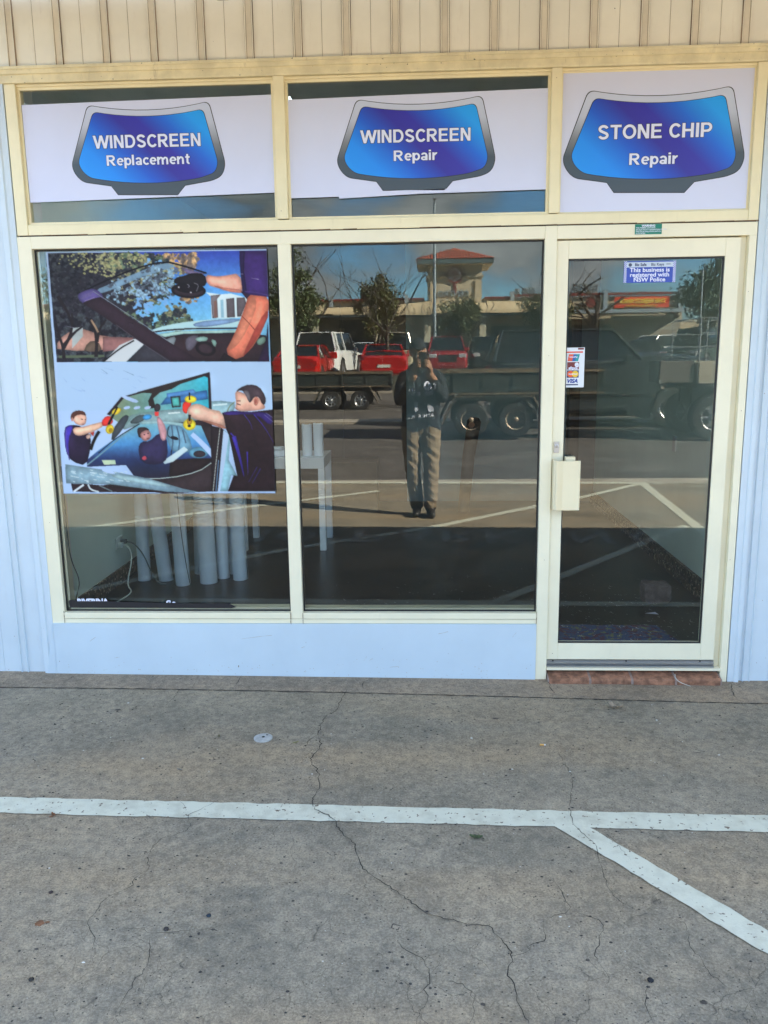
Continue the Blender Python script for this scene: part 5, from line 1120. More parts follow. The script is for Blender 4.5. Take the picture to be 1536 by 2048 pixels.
def car(name, label, x, y, rz, body, kind='sedan', col=None, group='parked cars in the car park across the road', rear_plate=True, lamps=False, L_=None, z=None, steel=False):
    """length along local Y; nose at +Y. sections lofted from tail to nose"""
    K = {'sedan': dict(L=4.8, W=.91, H=1.45, belt=.94, bon=.86, boot=1.02, gh=((.12,.27),(.60,.74)), wr=.32),
         'hatch': dict(L=4.1, W=.88, H=1.50, belt=.96, bon=.92, boot=1.0, gh=((.02,.10),(.58,.76)), wr=.31),
         'suv': dict(L=4.55, W=.93, H=1.70, belt=1.06, bon=1.02, boot=1.08, gh=((.01,.10),(.62,.76)), wr=.36),
         'offroad': dict(L=4.9, W=.96, H=1.90, belt=1.15, bon=1.10, boot=1.15, gh=((.005,.045),(.66,.74)), wr=.39),
         'passing': dict(L=5.0, W=.97, H=2.20, belt=1.50, bon=1.64, boot=1.50, gh=((.005,.05),(.54,.68)), wr=.44),
         'ute': dict(L=5.1, W=.90, H=1.78, belt=1.08, bon=1.03, boot=1.05, gh=((.005,.03),(.62,.73)), wr=.37)}[kind]
    if L_: K['L'] = L_
    e = empty(name, (x, y, gz(y) if z is None else z), rz, label=label, cat={'sedan':'car','hatch':'car','suv':'suv','offroad':'suv','passing':'suv','ute':'ute'}[kind], group=group)
    mt = paint(body); L, W, H = K['L'], K['W'], K['H']; y0 = -L/2; wr = K['wr']; zb = wr*.75
    ax = (y0+L*.20, y0+L*.80)
    # lower body
    st = []; ns = 26
    for i in range(ns+1):
        t = i/ns; yy = y0+L*t
        top = K['boot'] if t < K['gh'][0][0] else K['belt']
        if t > K['gh'][1][1]: u = (t-K['gh'][1][1])/(1-K['gh'][1][1]); top = K['bon']-.16*u**2
        if t < .05: top -= .10*(1-t/.05)**2
        if t > .97: top -= .16*((t-.97)/.03)
        wid = W*(1-.16*max(0, (t-.86)/.14)**2-.13*max(0, (.08-t)/.08)**2)
        st.append((yy, wid, top))
    q = MB(); rows = []
    for yy, w, top in st:
        arch = 0
        for a in ax:
            d = abs(yy-a)
            if d < wr*1.18: arch = max(arch, math.sqrt((wr*1.18)**2-d*d)+wr)
        lo = max(zb, arch) if arch else zb
        lo = min(lo, top-.12)
        ring = [(w*.90, zb if not arch else lo), (w*.985, lo+.02), (w, (lo+top)*.5+.04), (w*.975, top-.07), (w*.90, top-.005), (w*.5, top+.018), (0, top+.024)]
        rows.append([(xx, yy, zz) for xx, zz in ring] + [(-xx, yy, zz) for xx, zz in ring[-2::-1]])
    m_ = len(rows[0]); q.add([v for r_ in rows for v in r_], [(i*m_+j, i*m_+j+1, (i+1)*m_+j+1, (i+1)*m_+j) for i in range(ns) for j in range(m_-1)], 0)
    q.add(rows[0], [tuple(range(m_))], 0); q.add(rows[-1], [tuple(range(m_))], 0)
    bo = q.build('body', mt, e, smooth=True)
    u = MB(); u.box(-W*.84, W*.84, y0+.12, -y0-.12, zb-.08, zb+.22); u.box(-W*.86, W*.86, y0+.02, y0+.2, zb-.06, zb+.10); u.box(-W*.84, W*.84, -y0-.2, -y0-.03, zb-.06, zb+.10); u.build('underbody', m_trim, e)
    # greenhouse
    (a0, a1), (b1, b0) = K['gh']; bz = K['belt']-.01; gy = [y0+L*a0, y0+L*a1, y0+L*b1, y0+L*b0]
    iw, tw = W*.90, W*.70; tz = H-.03
    q = MB(); bt_ = [(-iw,gy[0],bz),(iw,gy[0],bz),(iw,gy[3],bz-.03),(-iw,gy[3],bz-.03)]; tp = [(-tw,gy[1],tz),(tw,gy[1],tz),(tw,gy[2],tz),(-tw,gy[2],tz)]
    q.add(bt_+tp, [(0,1,5,4),(1,2,6,5),(2,3,7,6),(3,0,4,7)]); q.build('windows', m_cglass, e)
    if kind == 'passing':
        for s_ in (-1, 1): q = MB(); q.tube([(s_*iw*1.01,gy[0]+.1,bz+.015),(s_*iw*1.01,gy[3]-.1,bz)], .014, n=6); q.build('window_trim', m_chrome, e)
    # roof and pillars
    q = MB(); nx = 8; ys = [gy[1]-.05, gy[1]+.1, (gy[1]+gy[2])/2, gy[2]-.12, gy[2]+.05]; zs = [-.035,.0,.02,.0,-.035]; vs = []
    for yy, dz in zip(ys, zs):
        for j in range(nx+1): s_ = -1+2*j/nx; vs.append((tw*1.05*s_, yy, tz+dz+.03*(1-s_**4)))
        
    q.add(vs, [(i*(nx+1)+j, i*(nx+1)+j+1, (i+1)*(nx+1)+j+1, (i+1)*(nx+1)+j) for i in range(4) for j in range(nx)])
    def pil(p_, r_, w): 
        q.tube([p_, tuple((a+b)/2 for a, b in zip(p_, r_)), r_], w, n=6)
    for s_ in (-1, 1):
        pil((s_*iw*1.005,gy[0]+.02,bz),(s_*tw*1.02,gy[1],tz),.045); pil((s_*iw*1.005,gy[3]-.02,bz-.02),(s_*tw*1.02,gy[2],tz),.035)
        ym = gy[1]+(gy[2]-gy[1])*.5; pil((s_*iw*1.01,ym,bz),(s_*tw*1.03,ym-.02,tz),.032)
        if kind in ('suv','offroad','hatch'): yq = gy[1]+(gy[2]-gy[1])*.12; pil((s_*iw*1.01,yq,bz),(s_*tw*1.03,yq+.05,tz),.05)
        q.tube([(s_*tw*1.02,gy[1],tz),(s_*tw*1.03,ym,tz+.012),(s_*tw*1.02,gy[2],tz)], .028, n=6)
    q.build('roof', mt, e, smooth=True)
    for s_ in (-1, 1):
        for a in ax: wheel(e, s_*(W-.11), a, wr, wr, .21, steel=steel, spokes=7 if steel else 5)
        q = MB(); q.box(s_*W*.80-.16, s_*W*.80+.12, y0-.012, y0+.10, .68 if kind in ('sedan','hatch') else .82, .86 if kind in ('sedan','hatch') else 1.08); q.build('tail_lamp', m_red, e, bevel=.03)
        q = MB(); q.box(s_*W*.70-.17, s_*W*.70+.17, -y0-.16, -y0-.015, .62 if kind in ('sedan','hatch') else .72, .76 if kind in ('sedan','hatch') else .90); q.build('headlamp', m_head, e, bevel=.03)
        q = MB(); q.box(s_*(W+.02)-.08, s_*(W+.02)+.10, gy[3]-.45, gy[3]-.33, bz-.01, bz+.13); q.build('mirror', mt, e, bevel=.02)
        for yy in (ym-.75, ym+.1):
            q = MB(); q.box(s_*(W+.005)-.012, s_*(W+.005)+.012, yy, yy+.17, bz-.17, bz-.14); q.build('handle', mt, e)
    if kind != 'xx':
        q = MB(); q.box(-.24,.24,y0-.02,y0+.01,.58,.70); q.build('number_plate', m_plate, e)
        q = MB(); q.box(-.18,.18,-y0-.02,-y0+.012,.36,.46); q.build('number_plate', m_ploy, e)
        q = MB(); q.box(-.42,.42,-y0-.08,-y0+.004,.52,.74 if kind in ('sedan','hatch') else .86); q.build('grille', m_trim, e, bevel=.02)
        q = MB(); q.box(-.30,.30,-y0+.003,-y0+.012,.66,.68); q.tube([(-.07,-y0+.014,.70),(0,-y0+.018,.655),(.07,-y0+.014,.70)], .012, n=6); q.build('badge', m_chrome, e)
        q = MB(); q.box(-W*.86,W*.86,y0-.03,y0+.2,.36,.54); q.build('bumper', mt, e, bevel=.03)
        q = MB(); q.box(-W*.80,W*.80,-y0-.22,-y0+.02,.34,.50); q.build('bumper', mt, e, bevel=.03)
    return e
RF = R(0)      # nose away from the shop is rz = pi, nose towards it is 0
far, near = math.pi, 0.
c = car('parked_car', 'red sedan parked tail to the road, left one of the two red sedans', -4.62, -29.2, far+R(4), (.42,.008,.006), 'sedan')
c = car('parked_car', 'red sedan with a boot spoiler parked tail to the road, beside the hooded photographer', -1.55, -29.0, far-R(3), (.40,.006,.008), 'sedan')
q = MB(); q.tube([(-.70,-2.25,1.03),(-.68,-2.28,1.16),(0,-2.32,1.19),(.68,-2.28,1.16),(.70,-2.25,1.03)], .03, n=8); q.build('spoiler', PAINT[(.40,.006,.008)], c, smooth=True)
c = car('parked_suv', 'white four wheel drive wagon parked tail to the road between the red sedans', -4.05, -32.6, far+R(9), (.68,.70,.69), 'offroad')
car('parked_car', 'white hatchback parked nose to the road in the row behind the red sedans', -3.10, -40.2, near, (.60,.63,.66), 'hatch')
car('parked_car', 'white sedan in the far row left of the white hatchback', -4.3, -44.0, near, (.66,.68,.70), 'sedan')
car('parked_suv', 'beige four wheel drive behind the red sedan with the spoiler', -1.35, -36.4, far, (.42,.36,.25), 'offroad')
car('parked_car', 'pale blue sedan between the beige four wheel drive and the maroon suv', -.15, -39.0, near, (.26,.34,.42), 'sedan')
c = car('parked_suv', 'maroon red suv with roof rails parked nose to the road', 1.12, -35.4, near, (.26,.008,.014), 'suv')
for s_ in (-1, 1): q = MB(); q.tube([(s_*.60,-1.5,1.68),(s_*.60,-1.4,1.745),(s_*.60,.2,1.745),(s_*.60,.3,1.70)], .02, n=6); q.build('roof_rail', m_chrome, c)
car('parked_suv', 'black suv parked beside the maroon one', 3.25, -38.4, near, (.018,.02,.022), 'suv')
car('parked_suv', 'white suv in the far row under the shop awning', 13.4, -44.5, near+R(60), (.62,.64,.66), 'suv')
car('parked_car', 'dark grey sedan in the far row behind the passing four wheel drive', 9.4, -40.5, far-R(30), (.05,.055,.06), 'sedan')
car('parked_car', 'black sedan in the far row beside the white suv', 11.4, -39.5, near+R(20), (.02,.022,.025), 'sedan')
car('parked_suv', 'dark green four wheel drive parked behind the ladder rack', 12.6, -34.5, near+R(40), (.03,.045,.04), 'offroad')
car('parked_suv', 'dark blue wagon parked at the far right of the car park', 15.4, -37.0, far+R(20), (.03,.04,.07), 'offroad')
car('parked_suv', 'silver wagon at the far left behind the poster', -8.4, -24.9+.0-3, far, (.45,.47,.47), 'offroad')
car('parked_car', 'grey hatchback at the far left of the car park', -11.5, -33, far, (.18,.19,.2), 'hatch')
c = car('passing_suv', 'large dark four wheel drive driving right along the road', 4.05, -15.6, -math.pi/2, (.030,.040,.048), 'passing', group=None)
q = MB()
for i in range(60):
    t = random.random(); r = random.uniform(.03,.06); cx, cy, cz = random.uniform(-.55,.1), -1.9+random.uniform(-.35,.35), 1.95+random.uniform(0,.09)
    q.tube([(cx,cy,cz-r*.7),(cx,cy,cz),(cx,cy,cz+r*.7)], [r*.6,r,r*.5], n=6)
q.build('roof_load', M('yellow load', (.55,.44,.18), .7), c)
# --- low tandem trailers
m_trl = M('dark green trailer paint', (.028,.040,.036), .55, var=.2, scale=3, speck=.3, sscale=25, spcol=(.08,.05,.03)); m_rust = M('rubbed steel edge', (.27,.20,.13), .6, .3, var=.3, scale=12)
def trailer(x, y, L, zt, zs, wr, label, steel, wx, mudflap=False, prop=False, z0=0.):
    e = empty('trailer', (x, y, z0), label=label, cat='trailer', group=None)
    q = MB(); q.box(-L/2,L/2,-.95,.95,zs,zs+.10); q.box(-L/2,L/2,.90,.95,zs+.10,zt); q.box(-L/2,L/2,-.95,-.90,zs+.10,zt); q.box(-L/2,-L/2+.05,-.9,.9,zs+.1,zt); q.box(L/2-.05,L/2,-.9,.9,zs+.1,zt)
    xx = -L/2
    while xx < L/2: q.box(xx,xx+.05,.95,.975,zs+.02,zt-.01); xx += L/6.02
    q.build('tray', m_trl, e, bevel=.005)
    q = MB(); q.box(-L/2-.01,L/2+.01,.93,.99,zt,zt+.045); q.box(-L/2-.01,L/2+.01,-.99,-.93,zt,zt+.045); q.box(-L/2,L/2,.951,.985,zs-.02,zs+.012); q.build('rail', m_rust, e)
    q = MB(); q.box(-L/2,L/2,.50,.60,zs-.16,zs-.005); q.box(-L/2,L/2,-.60,-.50,zs-.16,zs-.005)
    for k in range(5): q.box(-L/2+.1+k*(L-.3)/4,-L/2+.2+k*(L-.3)/4,-.499,.499,zs-.14,zs-.02)
    q.tube([(L/2,.45,zs-.1),(L/2+1.25,.0,zs-.14)], .045, n=6); q.tube([(L/2,-.45,zs-.1),(L/2+1.25,0,zs-.14)], .045, n=6); q.build('chassis', m_trim, e)
    for sy in (-1, 1):
        for wxx in wx:
            ww = wheel(e, wxx, sy*.82, wr, wr, .2, rimr=.60, spokes=8, steel=steel); ww.rotation_euler = (0,0,math.pi/2)
        a, b = min(wx)-wr-.12, max(wx)+wr+.12; h = wr*2+.10
        q = MB(); pr_ = [(a-.12,wr*.75),(a+.14,h),(b-.14,h),(b+.12,wr*.75),(b+.09,wr*.72),(b-.17,h-.03),(a+.17,h-.03),(a-.09,wr*.72)]
        q.prism([(u,v) for u, v in pr_], 'y', sy*.70, sy*.98); q.build('mudguard', m_trl, e)
        q = MB(); q.tube([(a-.12,sy*.985,wr*.75),(a+.14,sy*.985,h+.01),(b-.14,sy*.985,h+.01),(b+.12,sy*.985,wr*.75)], .016, n=6); q.build('guard_edge', m_rust, e)
    if mudflap:
        q = MB(); q.prism([(.0,-.16),(.22,-.16),(.24,-.02),(.24,.50),(.0,.50),(-.02,-.02)], 'y', .96, .985); o = q.build('mud_flap', M('olive flap', (.10,.10,.075), .7), e); o.location = (L/2+.08,0,.55)
    if prop:
        q = MB(); q.tube([(.22,.93,.70),(0,.95,.30),(-.05,.95,.10),(-.02,.95,.0)], .03, n=6); o = q.build('prop_stand', m_rust, e); o.location = (-L/2+.62,0,.12)
    return e
trailer(-3.15,-21.4,4.4,1.08,.72,.30,'black tandem trailer with silver spoked wheels parked at the far kerb', False, (.42,1.30), mudflap=True, prop=True)
trailer(1.75,-13.1,3.5,1.26,.86,.345,'dark green tipper trailer with two big rusty wheels behind a tray ute', True, (-.80,.08))
q = MB()
for i in range(13):
    t = i/12; cx = 3.95+.75*t; cz = .62-.34*math.sin(math.pi*t)
    pts = [(cx+.045*math.cos(a)*(1 if i % 2 else .6), -12.3+(.02*math.sin(a) if i % 2 else .045*math.sin(a)), cz+.03*math.sin(a)) for a in [6.283*j/8 for j in range(9)]]
    q.tube(pts, .011, n=5, cap=False)
tag(q.build('towing_chain', m_chrome, None, loc=(4.3,-12.3,.45)), 'loop of steel safety chain hanging between the tipper trailer and the ute', 'chain')
# --- tray ute at the right
e = empty('tray_ute', (7.2,-12.6,0), label='dark tray ute with cream drop sides and a wire rack towing the tipper trailer', cat='ute')
m_side = M('cream drop side', (.50,.45,.34), .5, var=.12, scale=4, speck=.3, sscale=30, spcol=(.12,.08,.05)); m_box = M('brown tool box', (.14,.125,.11), .6, var=.15)
q = MB()
for k in range(3): q.box(-2.05,1.0,.86,.90,1.02+k*.135,1.15+k*.135)
q.box(-2.05,1.0,-.90,-.86,1.02,1.42); q.box(-2.08,-2.051,-.88,.88,1.02,1.42); q.build('drop_side', m_side, e, bevel=.008)
q = MB(); q.box(-2.05,1.0,-.84,.84,.93,1.01); q.box(-2.0,1.9,.30,.42,.62,.925); q.box(-2.0,1.9,-.42,-.30,.62,.925); q.box(-2.02,1.0,.90,.93,.96,1.0); q.build('tray', m_trim, e)
for xx in (-1.62,-1.36,-.45): q = MB(); q.box(xx,xx+.045,.901,.93,.96,1.44); q.tube([(xx+.02,.935,1.42),(xx+.05,.94,1.25),(xx+.02,.935,1.10)], .012, n=5); q.build('latch', m_trim, e)
q = MB(); q.box(-2.78,-2.12,.2,.84,1.04,1.44); q.box(-2.76,-2.70,.84,.86,1.02,1.46); q.build('tool_box', m_box, e, bevel=.01)
q = MB()
for xx in (-2.05,-1.35,-.65,.05,.95):
    for yy in (.86,-.86): q.tube([(xx,yy,1.42),(xx,yy,2.22)], .016, n=6)
for zz in (1.70,1.95,2.22):
    for yy in (.86,-.86): q.tube([(-2.05,yy,zz),(.95,yy,zz)], .012, n=6)
for xx in (-2.05,.95): q.tube([(xx,-.86,2.22),(xx,.86,2.22)], .014, n=6)
q.build('wire_rack', m_steel, e)
for xx in (-1.85,-.98+0*.0,2.3):
    pass
for wx in (-1.72,): 
    for sy in (-.78,.78): ww = wheel(e, wx, sy, .385, .44, .26, rimr=.56, spokes=6); ww.rotation_euler = (0,0,math.pi/2)
for sy in (-.78,.78): ww = wheel(e, 2.35, sy, .385, .385, .24, rimr=.56, spokes=6); ww.rotation_euler = (0,0,math.pi/2)
q = MB(); q.prism([(1.05,.55),(1.05,1.85),(1.3,1.95),(2.0,1.93),(2.5,1.35),(3.35,1.22),(3.42,.55)], 'y', -.88, .88); q.build('cab', paint((.03,.04,.045)), e, bevel=.05)
q = MB(); q.prism([(1.25,1.30),(1.32,1.82),(1.95,1.82),(2.35,1.32)], 'y', .881, .89); q.build('window', m_cglass, e)
q = MB(); q.tube([(-1.2,0,.4),(-1.2,0,.42)], .05, n=6); q.build('axle', m_trim, e)
o = MB(); o.tube([(0,0,0),(.01,0,.35),(0,0,.62)], [.07,.05,.02], n=8); o = o.build('traffic_cone', M('orange plastic', (.60,.10,.03), .5), None); o.location = (5.9,-12.4,1.42); tag(o, 'orange cone standing in the tray of the ute', 'cone')
# --- shopping centre
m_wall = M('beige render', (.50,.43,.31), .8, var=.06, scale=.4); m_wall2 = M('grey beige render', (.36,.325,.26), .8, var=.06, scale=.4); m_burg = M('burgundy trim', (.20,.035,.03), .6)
m_can = M('cream canopy', (.62,.49,.30), .7, var=.05, scale=.5); m_tile = M('terracotta roof', (.45,.12,.07), .6, var=.12, scale=3); m_fas = M('grey green fascia', (.11,.15,.16), .6)
m_shop = M('dark shopfront', (.020,.025,.026), .15, var=0); m_colm = M('pale column', (.56,.52,.38), .7); m_grey = M('blue grey metal', (.34,.40,.44), .5, .3)
YM = -58.
mall = empty('shopping_centre', (0,YM,.95), label='beige shopping centre with a cream canopy and a red roofed square tower', cat='building')
mall.location = (0, YM, 0)
def mp_(name, fn, mt, bevel=0, **kw):
    q = MB(); fn(q); return q.build(name, mt, mall, bevel=bevel, **kw)
def f(q):
    q.box(-45,.2,-22,-.6,.9,5.55); q.box(4.5,19.0,-22,-.6,.9,5.6); q.box(.2,4.5,-22,-.6,.9,5.5); q.box(19.0,60,-22,-3,.9,3.9)
mp_('wall', f, m_wall)
def f(q):
    for x in (-30,-24,-18,-11.6,-6.9,-1.3): q.box(x,x+.28,-.6,-.2,4.6,5.95)
    for x in (5.9+.55,10.4,13.2,18.6): q.box(x,x+.3,-.6,-.2,4.4,6.05)
mp_('pilaster', f, m_grey)
def f(q):
    q.box(-45,.15,-.62,-.35,5.55,5.70); q.box(4.6,6.5,-.62,-.35,5.55,5.70); q.box(6.8,18.9,-.62,-.35,5.66,5.84)
mp_('parapet_cap', f, m_burg)
# canopy with curved sheets, then the covered walk below
def f(q):
    for x0, x1, z0, z1, dz in ((-45,-12,4.5,5.05,0),(-12,-7,4.5,5.15,.15),(-7,-1.8,4.5,5.05,.1),(-1.8,.6,4.35,5.25,.2),(.6,4.6,4.45,5.2,0),(4.6,10.6,4.42,5.25,-.1)):
        n = 10
        for i in range(n):
            ta, tb = i/n, (i+1)/n; za, zb_ = z1+dz*(ta-.5), z1+dz*(tb-.5)
            xa, xb = x0+(x1-x0)*ta, x0+(x1-x0)*tb
            for k in range(6):
                a, b = k/6*math.pi/2, (k+1)/6*math.pi/2
                q.poly([(xa,1.2*math.sin(a)+1.2,z0+(za-z0)*math.cos(a)),(xb,1.2*math.sin(a)+1.2,z0+(zb_-z0)*math.cos(a)),(xb,1.2*math.sin(b)+1.2,z0+(zb_-z0)*math.cos(b)),(xa,1.2*math.sin(b)+1.2,z0+(za-z0)*math.cos(b))])
        q.poly([(x0,-.2,z1),(x1,-.2,z1),(x1,1.2,z1),(x0,1.2,z1)])
mp_('canopy', f, m_can, smooth=True, fixn=False)
def f(q): q.box(-45,10.6,-.2,2.3,4.30,4.42)
mp_('soffit', f, m_fas)
def f(q): q.box(10.6,19.3,-.3,2.4,4.36,4.50); q.box(10.6,19.3,2.38,2.44,4.28,4.52)
mp_('flat_awning', f, m_grey)
def f(q):
    for x0, x1 in ((-44,-30),(-29,-20),(-19,-12.2),(-10,-8),(-5.8,-2.4),(.9,2.9),(5.1,9.4),(11.2,12.8),(13.0,13.9)): q.box(x0,x1,-.598,-.55,.96,3.6)
    q.box(-10,-2.4,-.598,-.56,3.6,4.2)
mp_('shopfront', f, m_shop)
def f(q):
    for x in (-20,-14,-7.9,.15,4.1,9.8): q.box(x,x+.45,1.5,1.9,.9,4.3)
mp_('column', f, m_colm)
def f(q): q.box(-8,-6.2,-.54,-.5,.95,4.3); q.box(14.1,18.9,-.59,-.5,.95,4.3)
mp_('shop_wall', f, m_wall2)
# tower
tw_ = empty('tower', (2.38,YM+.2,0)); 
bpy.data.objects.remove(tw_)
def f(q): q.box(.42,4.36,-4.2,-.25,4.9,7.95); q.box(.36,4.42,-4.26,-.19,7.02,7.12); q.box(.30,4.48,-4.3,-.13,7.12,7.25); q.box(3.86,4.02,-.25,-.15,5.3,6.85); q.box(.6,.75,-.25,-.15,5.3,6.85)
tow = mp_('tower', f, m_wall)
def sub(name, fn, mt, **kw):
    q = MB(); fn(q); return q.build(name, mt, tow, **kw)
def f(q): q.box(-.35,5.15,-5.0,.60,8.02,8.34); 
sub('eaves', f, m_fas)
def f(q): q.box(-.30,5.10,-4.95,.55,7.955,8.015)
sub('soffit', f, m_wall)
def f(q):
    ap = (2.4,-2.2,9.35); b = [(-.40,-5.05,8.345),(5.20,-5.05,8.345),(5.20,.65,8.345),(-.40,.65,8.345)]
    q.add(b+[ap], [(0,1,4),(1,2,4),(2,3,4),(3,0,4),(0,3,2,1)])
    for (p0, p1) in ((b[2],b[3]),(b[1],b[2]),(b[3],b[0])):
        for k in range(1, 26):
            t = k/26; s0 = tuple(a+(c-a)*t for a, c in zip(p0, p1)); m2 = abs(t-.5)*2
            s1 = tuple(a+(c-a)*(1-m2) for a, c in zip(s0, tuple((ap[i]*.0+((p0[i]+(p1[i]-p0[i])*t)*.0+ap[i])) if False else (p0[i]+(p1[i]-p0[i])*t)+(ap[i]-(p0[i]+p1[i])/2) for i in range(3))))
            q.tube([tuple(c+(0,0,.02)[i] for i, c in enumerate(s0)), tuple(c+(0,0,.02)[i] for i, c in enumerate(s1))], .045, n=5)
sub('tiled_roof', f, m_tile)
def f(q):
    q.lathe([(.60,0),(.60,.12),(.47,.12),(.47,.08)], (2.4,-.25,7.28), 'y', 30); q.box(2.22,2.58,-.25,-.13,7.8,8.0); q.box(1.6,1.9,-.25,-.13,7.18,7.38); q.box(2.9,3.2,-.25,-.13,7.18,7.38); q.box(2.32,2.48,-.25,-.17,5.9,6.75)
em_ = sub('emblem', f, m_burg)
def f(q): q.lathe([(.46,0),(.46,.01)], (2.4,-.16,7.28), 'y', 30)
sub('emblem_face', f, M('emblem face', (.55,.5,.5), .6))
def f(q):
    for i in range(7):
        a = .9*i; q.lathe([(.09,0),(.09,.012)], (2.4+.2*math.cos(a), -.145, 7.28+.22*math.sin(a)), 'y', 8)
    q.lathe([(.14,0),(.14,.013)], (2.4,-.145,7.28), 'y', 10)
sub('emblem_pattern', f, m_burg)
def wall_text(q, txt, size, cx, y, cz, **kw):
    vs, fc = text_geo(txt, size, extrude=.04, **kw); q.add([(cx-a, y+c, cz+b) for a, b, c in vs], fc)
def f(q): wall_text(q, 'CENTRO', .58, 2.28, -.18, 5.93, offset=.012)
sub('lettering', f, m_grey)
def f(q): q.tube([(2.4,-2.2,9.3),(2.4,-2.2,11)], .04, n=6)
sub('antenna', f, m_steel)
def f(q): q.box(14.02,17.98,-.34,-.28,4.74,5.52)
rs = mp_('sign_board', f, M('red sign board', (.75,.07,.02), .5))
q = MB(); wall_text(q, 'THE REJECT SHOP', .40, 16.0, -.26, 5.20, offset=.022, sx=1.02, spacing=1.05); wall_text(q, 'DISCOUNT VARIETY STORE', .17, 16.0, -.26, 4.87, offset=.004, sx=1.05)
q.build('lettering', M('yellow sign letters', (.85,.55,.05), .5, var=0), rs)
def f(q): q.lathe([(.40,0),(.40,.06)], (12.35,-.36,5.20), 'y', 24)
mp_('round_logo', f, m_burg)
def ac(x, w, h, d, y=-3.):
    q = MB(); q.box(x,x+w,y-d,y,5.6,5.9+h); 
    for k in range(int(w/.09)): q.box(x+.04+k*.09,x+.07+k*.09,y,y+.02,5.95,5.85+h)
    q.build('cooler_unit', m_grey, mall)
ac(11.6,.95,.85,1.); ac(12.6,.75,.8,1.); ac(7.1,.35,.55,.4); ac(7.7,.9,.6,.8)
# ------------------------------------------------------------------ trees and poles
m_bark = M('bark', (.10,.085,.07), .9, var=.3, scale=20, bump=.5)
LEAFM = {}
def leafmat(c):
    if c not in LEAFM: LEAFM[c] = M('foliage', c, .6, scale=1.6, col2=tuple(v*.55 for v in c), lo=.35, hi=.65)
    return LEAFM[c]
def limbs(q, p, d, L_, r, depth, spread, up, tips, nb=(2,3)):
    pts = [Vector(p)]; dd = Vector(d).normalized(); n = 4
    for i in range(n):
        dd = (dd+Vector((random.gauss(0,.12),random.gauss(0,.12),up*.12))).normalized(); pts.append(pts[-1]+dd*L_/n)
    q.tube(pts, [r*(1-.45*i/n) for i in range(n+1)], n=6 if depth > 1 else 5, cap=False)
    if depth <= 0: tips.append(pts[-1]); return
    for _ in range(random.randint(*nb)):
        a = random.uniform(0, 6.283); t = random.choice((.55,.8,1.)); base = pts[int(round(t*n))]
        side = Vector((math.cos(a), math.sin(a), random.uniform(-.1,.5)))
        nd_ = (dd*(1-spread)+side*spread).normalized(); limbs(q, base, nd_, L_*random.uniform(.62,.85), r*.55*(1 if t == 1 else .8), depth-1, spread, up, tips, nb)
def tree(x, y, trunk, cz, rx, rz, label, col, n=2600, name='tree', seed=1, fork=False, size=.085):
    random.seed(seed); z0 = gz(y); e = empty(name, (x,y,z0), label=label, cat='tree', group='leafy trees in the car park'); tips = []
    q = MB(); q.tube([(0,0,-.05),(.03,0,trunk*.5),(0,.02,trunk)], [.10,.075,.06], n=8)
    for k in range(4 if not fork else 3): a = 6.283*k/4+.4; limbs(q, (0,0,trunk*(.9 if not fork else .4)), (math.cos(a)*.5,math.sin(a)*.5,.9), (cz-z0-trunk)*.9+.5, .05, 2, .5, .6, tips)
    q.build('trunk', m_bark, e, smooth=True)
    # leaf clumps through the crown volume, with gaps
    q = MB(); cl = []
    for _ in range(46):
        a, b = random.uniform(0,6.283), random.uniform(-1,1); k = random.uniform(.35,1)
        s_ = math.sqrt(1-b*b); w_ = 1-.28*max(0,b)
        cl.append((math.cos(a)*s_*rx*k*w_, math.sin(a)*s_*rx*k*w_, cz-z0+b*rz*k, random.uniform(.22,.42)*rx))
    for i in range(n):
        c = random.choice(cl); v = Vector((random.gauss(0,1),random.gauss(0,1),random.gauss(0,1))).normalized()*c[3]*random.uniform(.3,1.05)
        p = Vector(c[:3])+v; u = Vector((random.gauss(0,1),random.gauss(0,1),random.gauss(0,.8))).normalized(); w_ = u.orthogonal().normalized(); s_ = size*random.uniform(.5,1.2)
        if random.random() < .5: w_ = u.cross(w_)
        q.poly([p-u*s_, p+w_*s_*.42, p+u*s_, p-w_*s_*.42], 0 if random.random() < .6 else 1)
    q.build('crown', [leafmat(col), leafmat(tuple(v*1.5 for v in col))], e, fixn=False)
    return e
def bare_tree(x, y, h, label, L_, depth, spread, r=.09, seed=3, nb=(2,3), up=.5, z=None):
    random.seed(seed); z0 = gz(y); e = empty('bare_tree', (x,y,z0), label=label, cat='tree'); tips = []
    q = MB(); q.tube([(0,0,-.05),(.02,0,h*.5),(0,0,h)], [r,r*.8,r*.72], n=8); q.build('trunk', m_bark, e, smooth=True)
    q = MB()
    for k in range(5): a = 6.283*k/5+.3; limbs(q, (0,0,h*(.86 if k % 2 else .98)), (math.cos(a)*.8,math.sin(a)*.5,.75), L_, r*.42, depth, spread, up, tips, nb)
    q.build('branches', m_bark, e); return e
tree(-5.45,-32,1.3,4.15,1.35,1.75,'tall leafy tree left of the clear pane, tallest of the leafy ones',(.075,.105,.040),6300,seed=2)
tree(-1.95,-32.5,1.1,3.75,1.15,1.35,'leafy tree behind the red sedan with the spoiler',(.105,.110,.035),5100,seed=5)
tree(1.95,-37.5,1.0,3.55,1.10,.95,'small leafy tree with a forked trunk behind the maroon suv',(.090,.105,.040),3900,seed=7,fork=True)
tree(6.6,-41,1.1,3.85,1.6,1.0,'wide leafy tree between the tower and the door',(.085,.105,.04),4800,seed=9)
tree(15.1,-40,1.4,4.35,1.9,1.7,'large dark leafy tree at the right end of the shops',(.060,.085,.040),6900,seed=11,size=.11)
tree(-15,-32,1.2,4.2,1.7,1.8,'dark leafy tree at the far left beside the frame',(.05,.075,.03),4500,seed=13,size=.11)
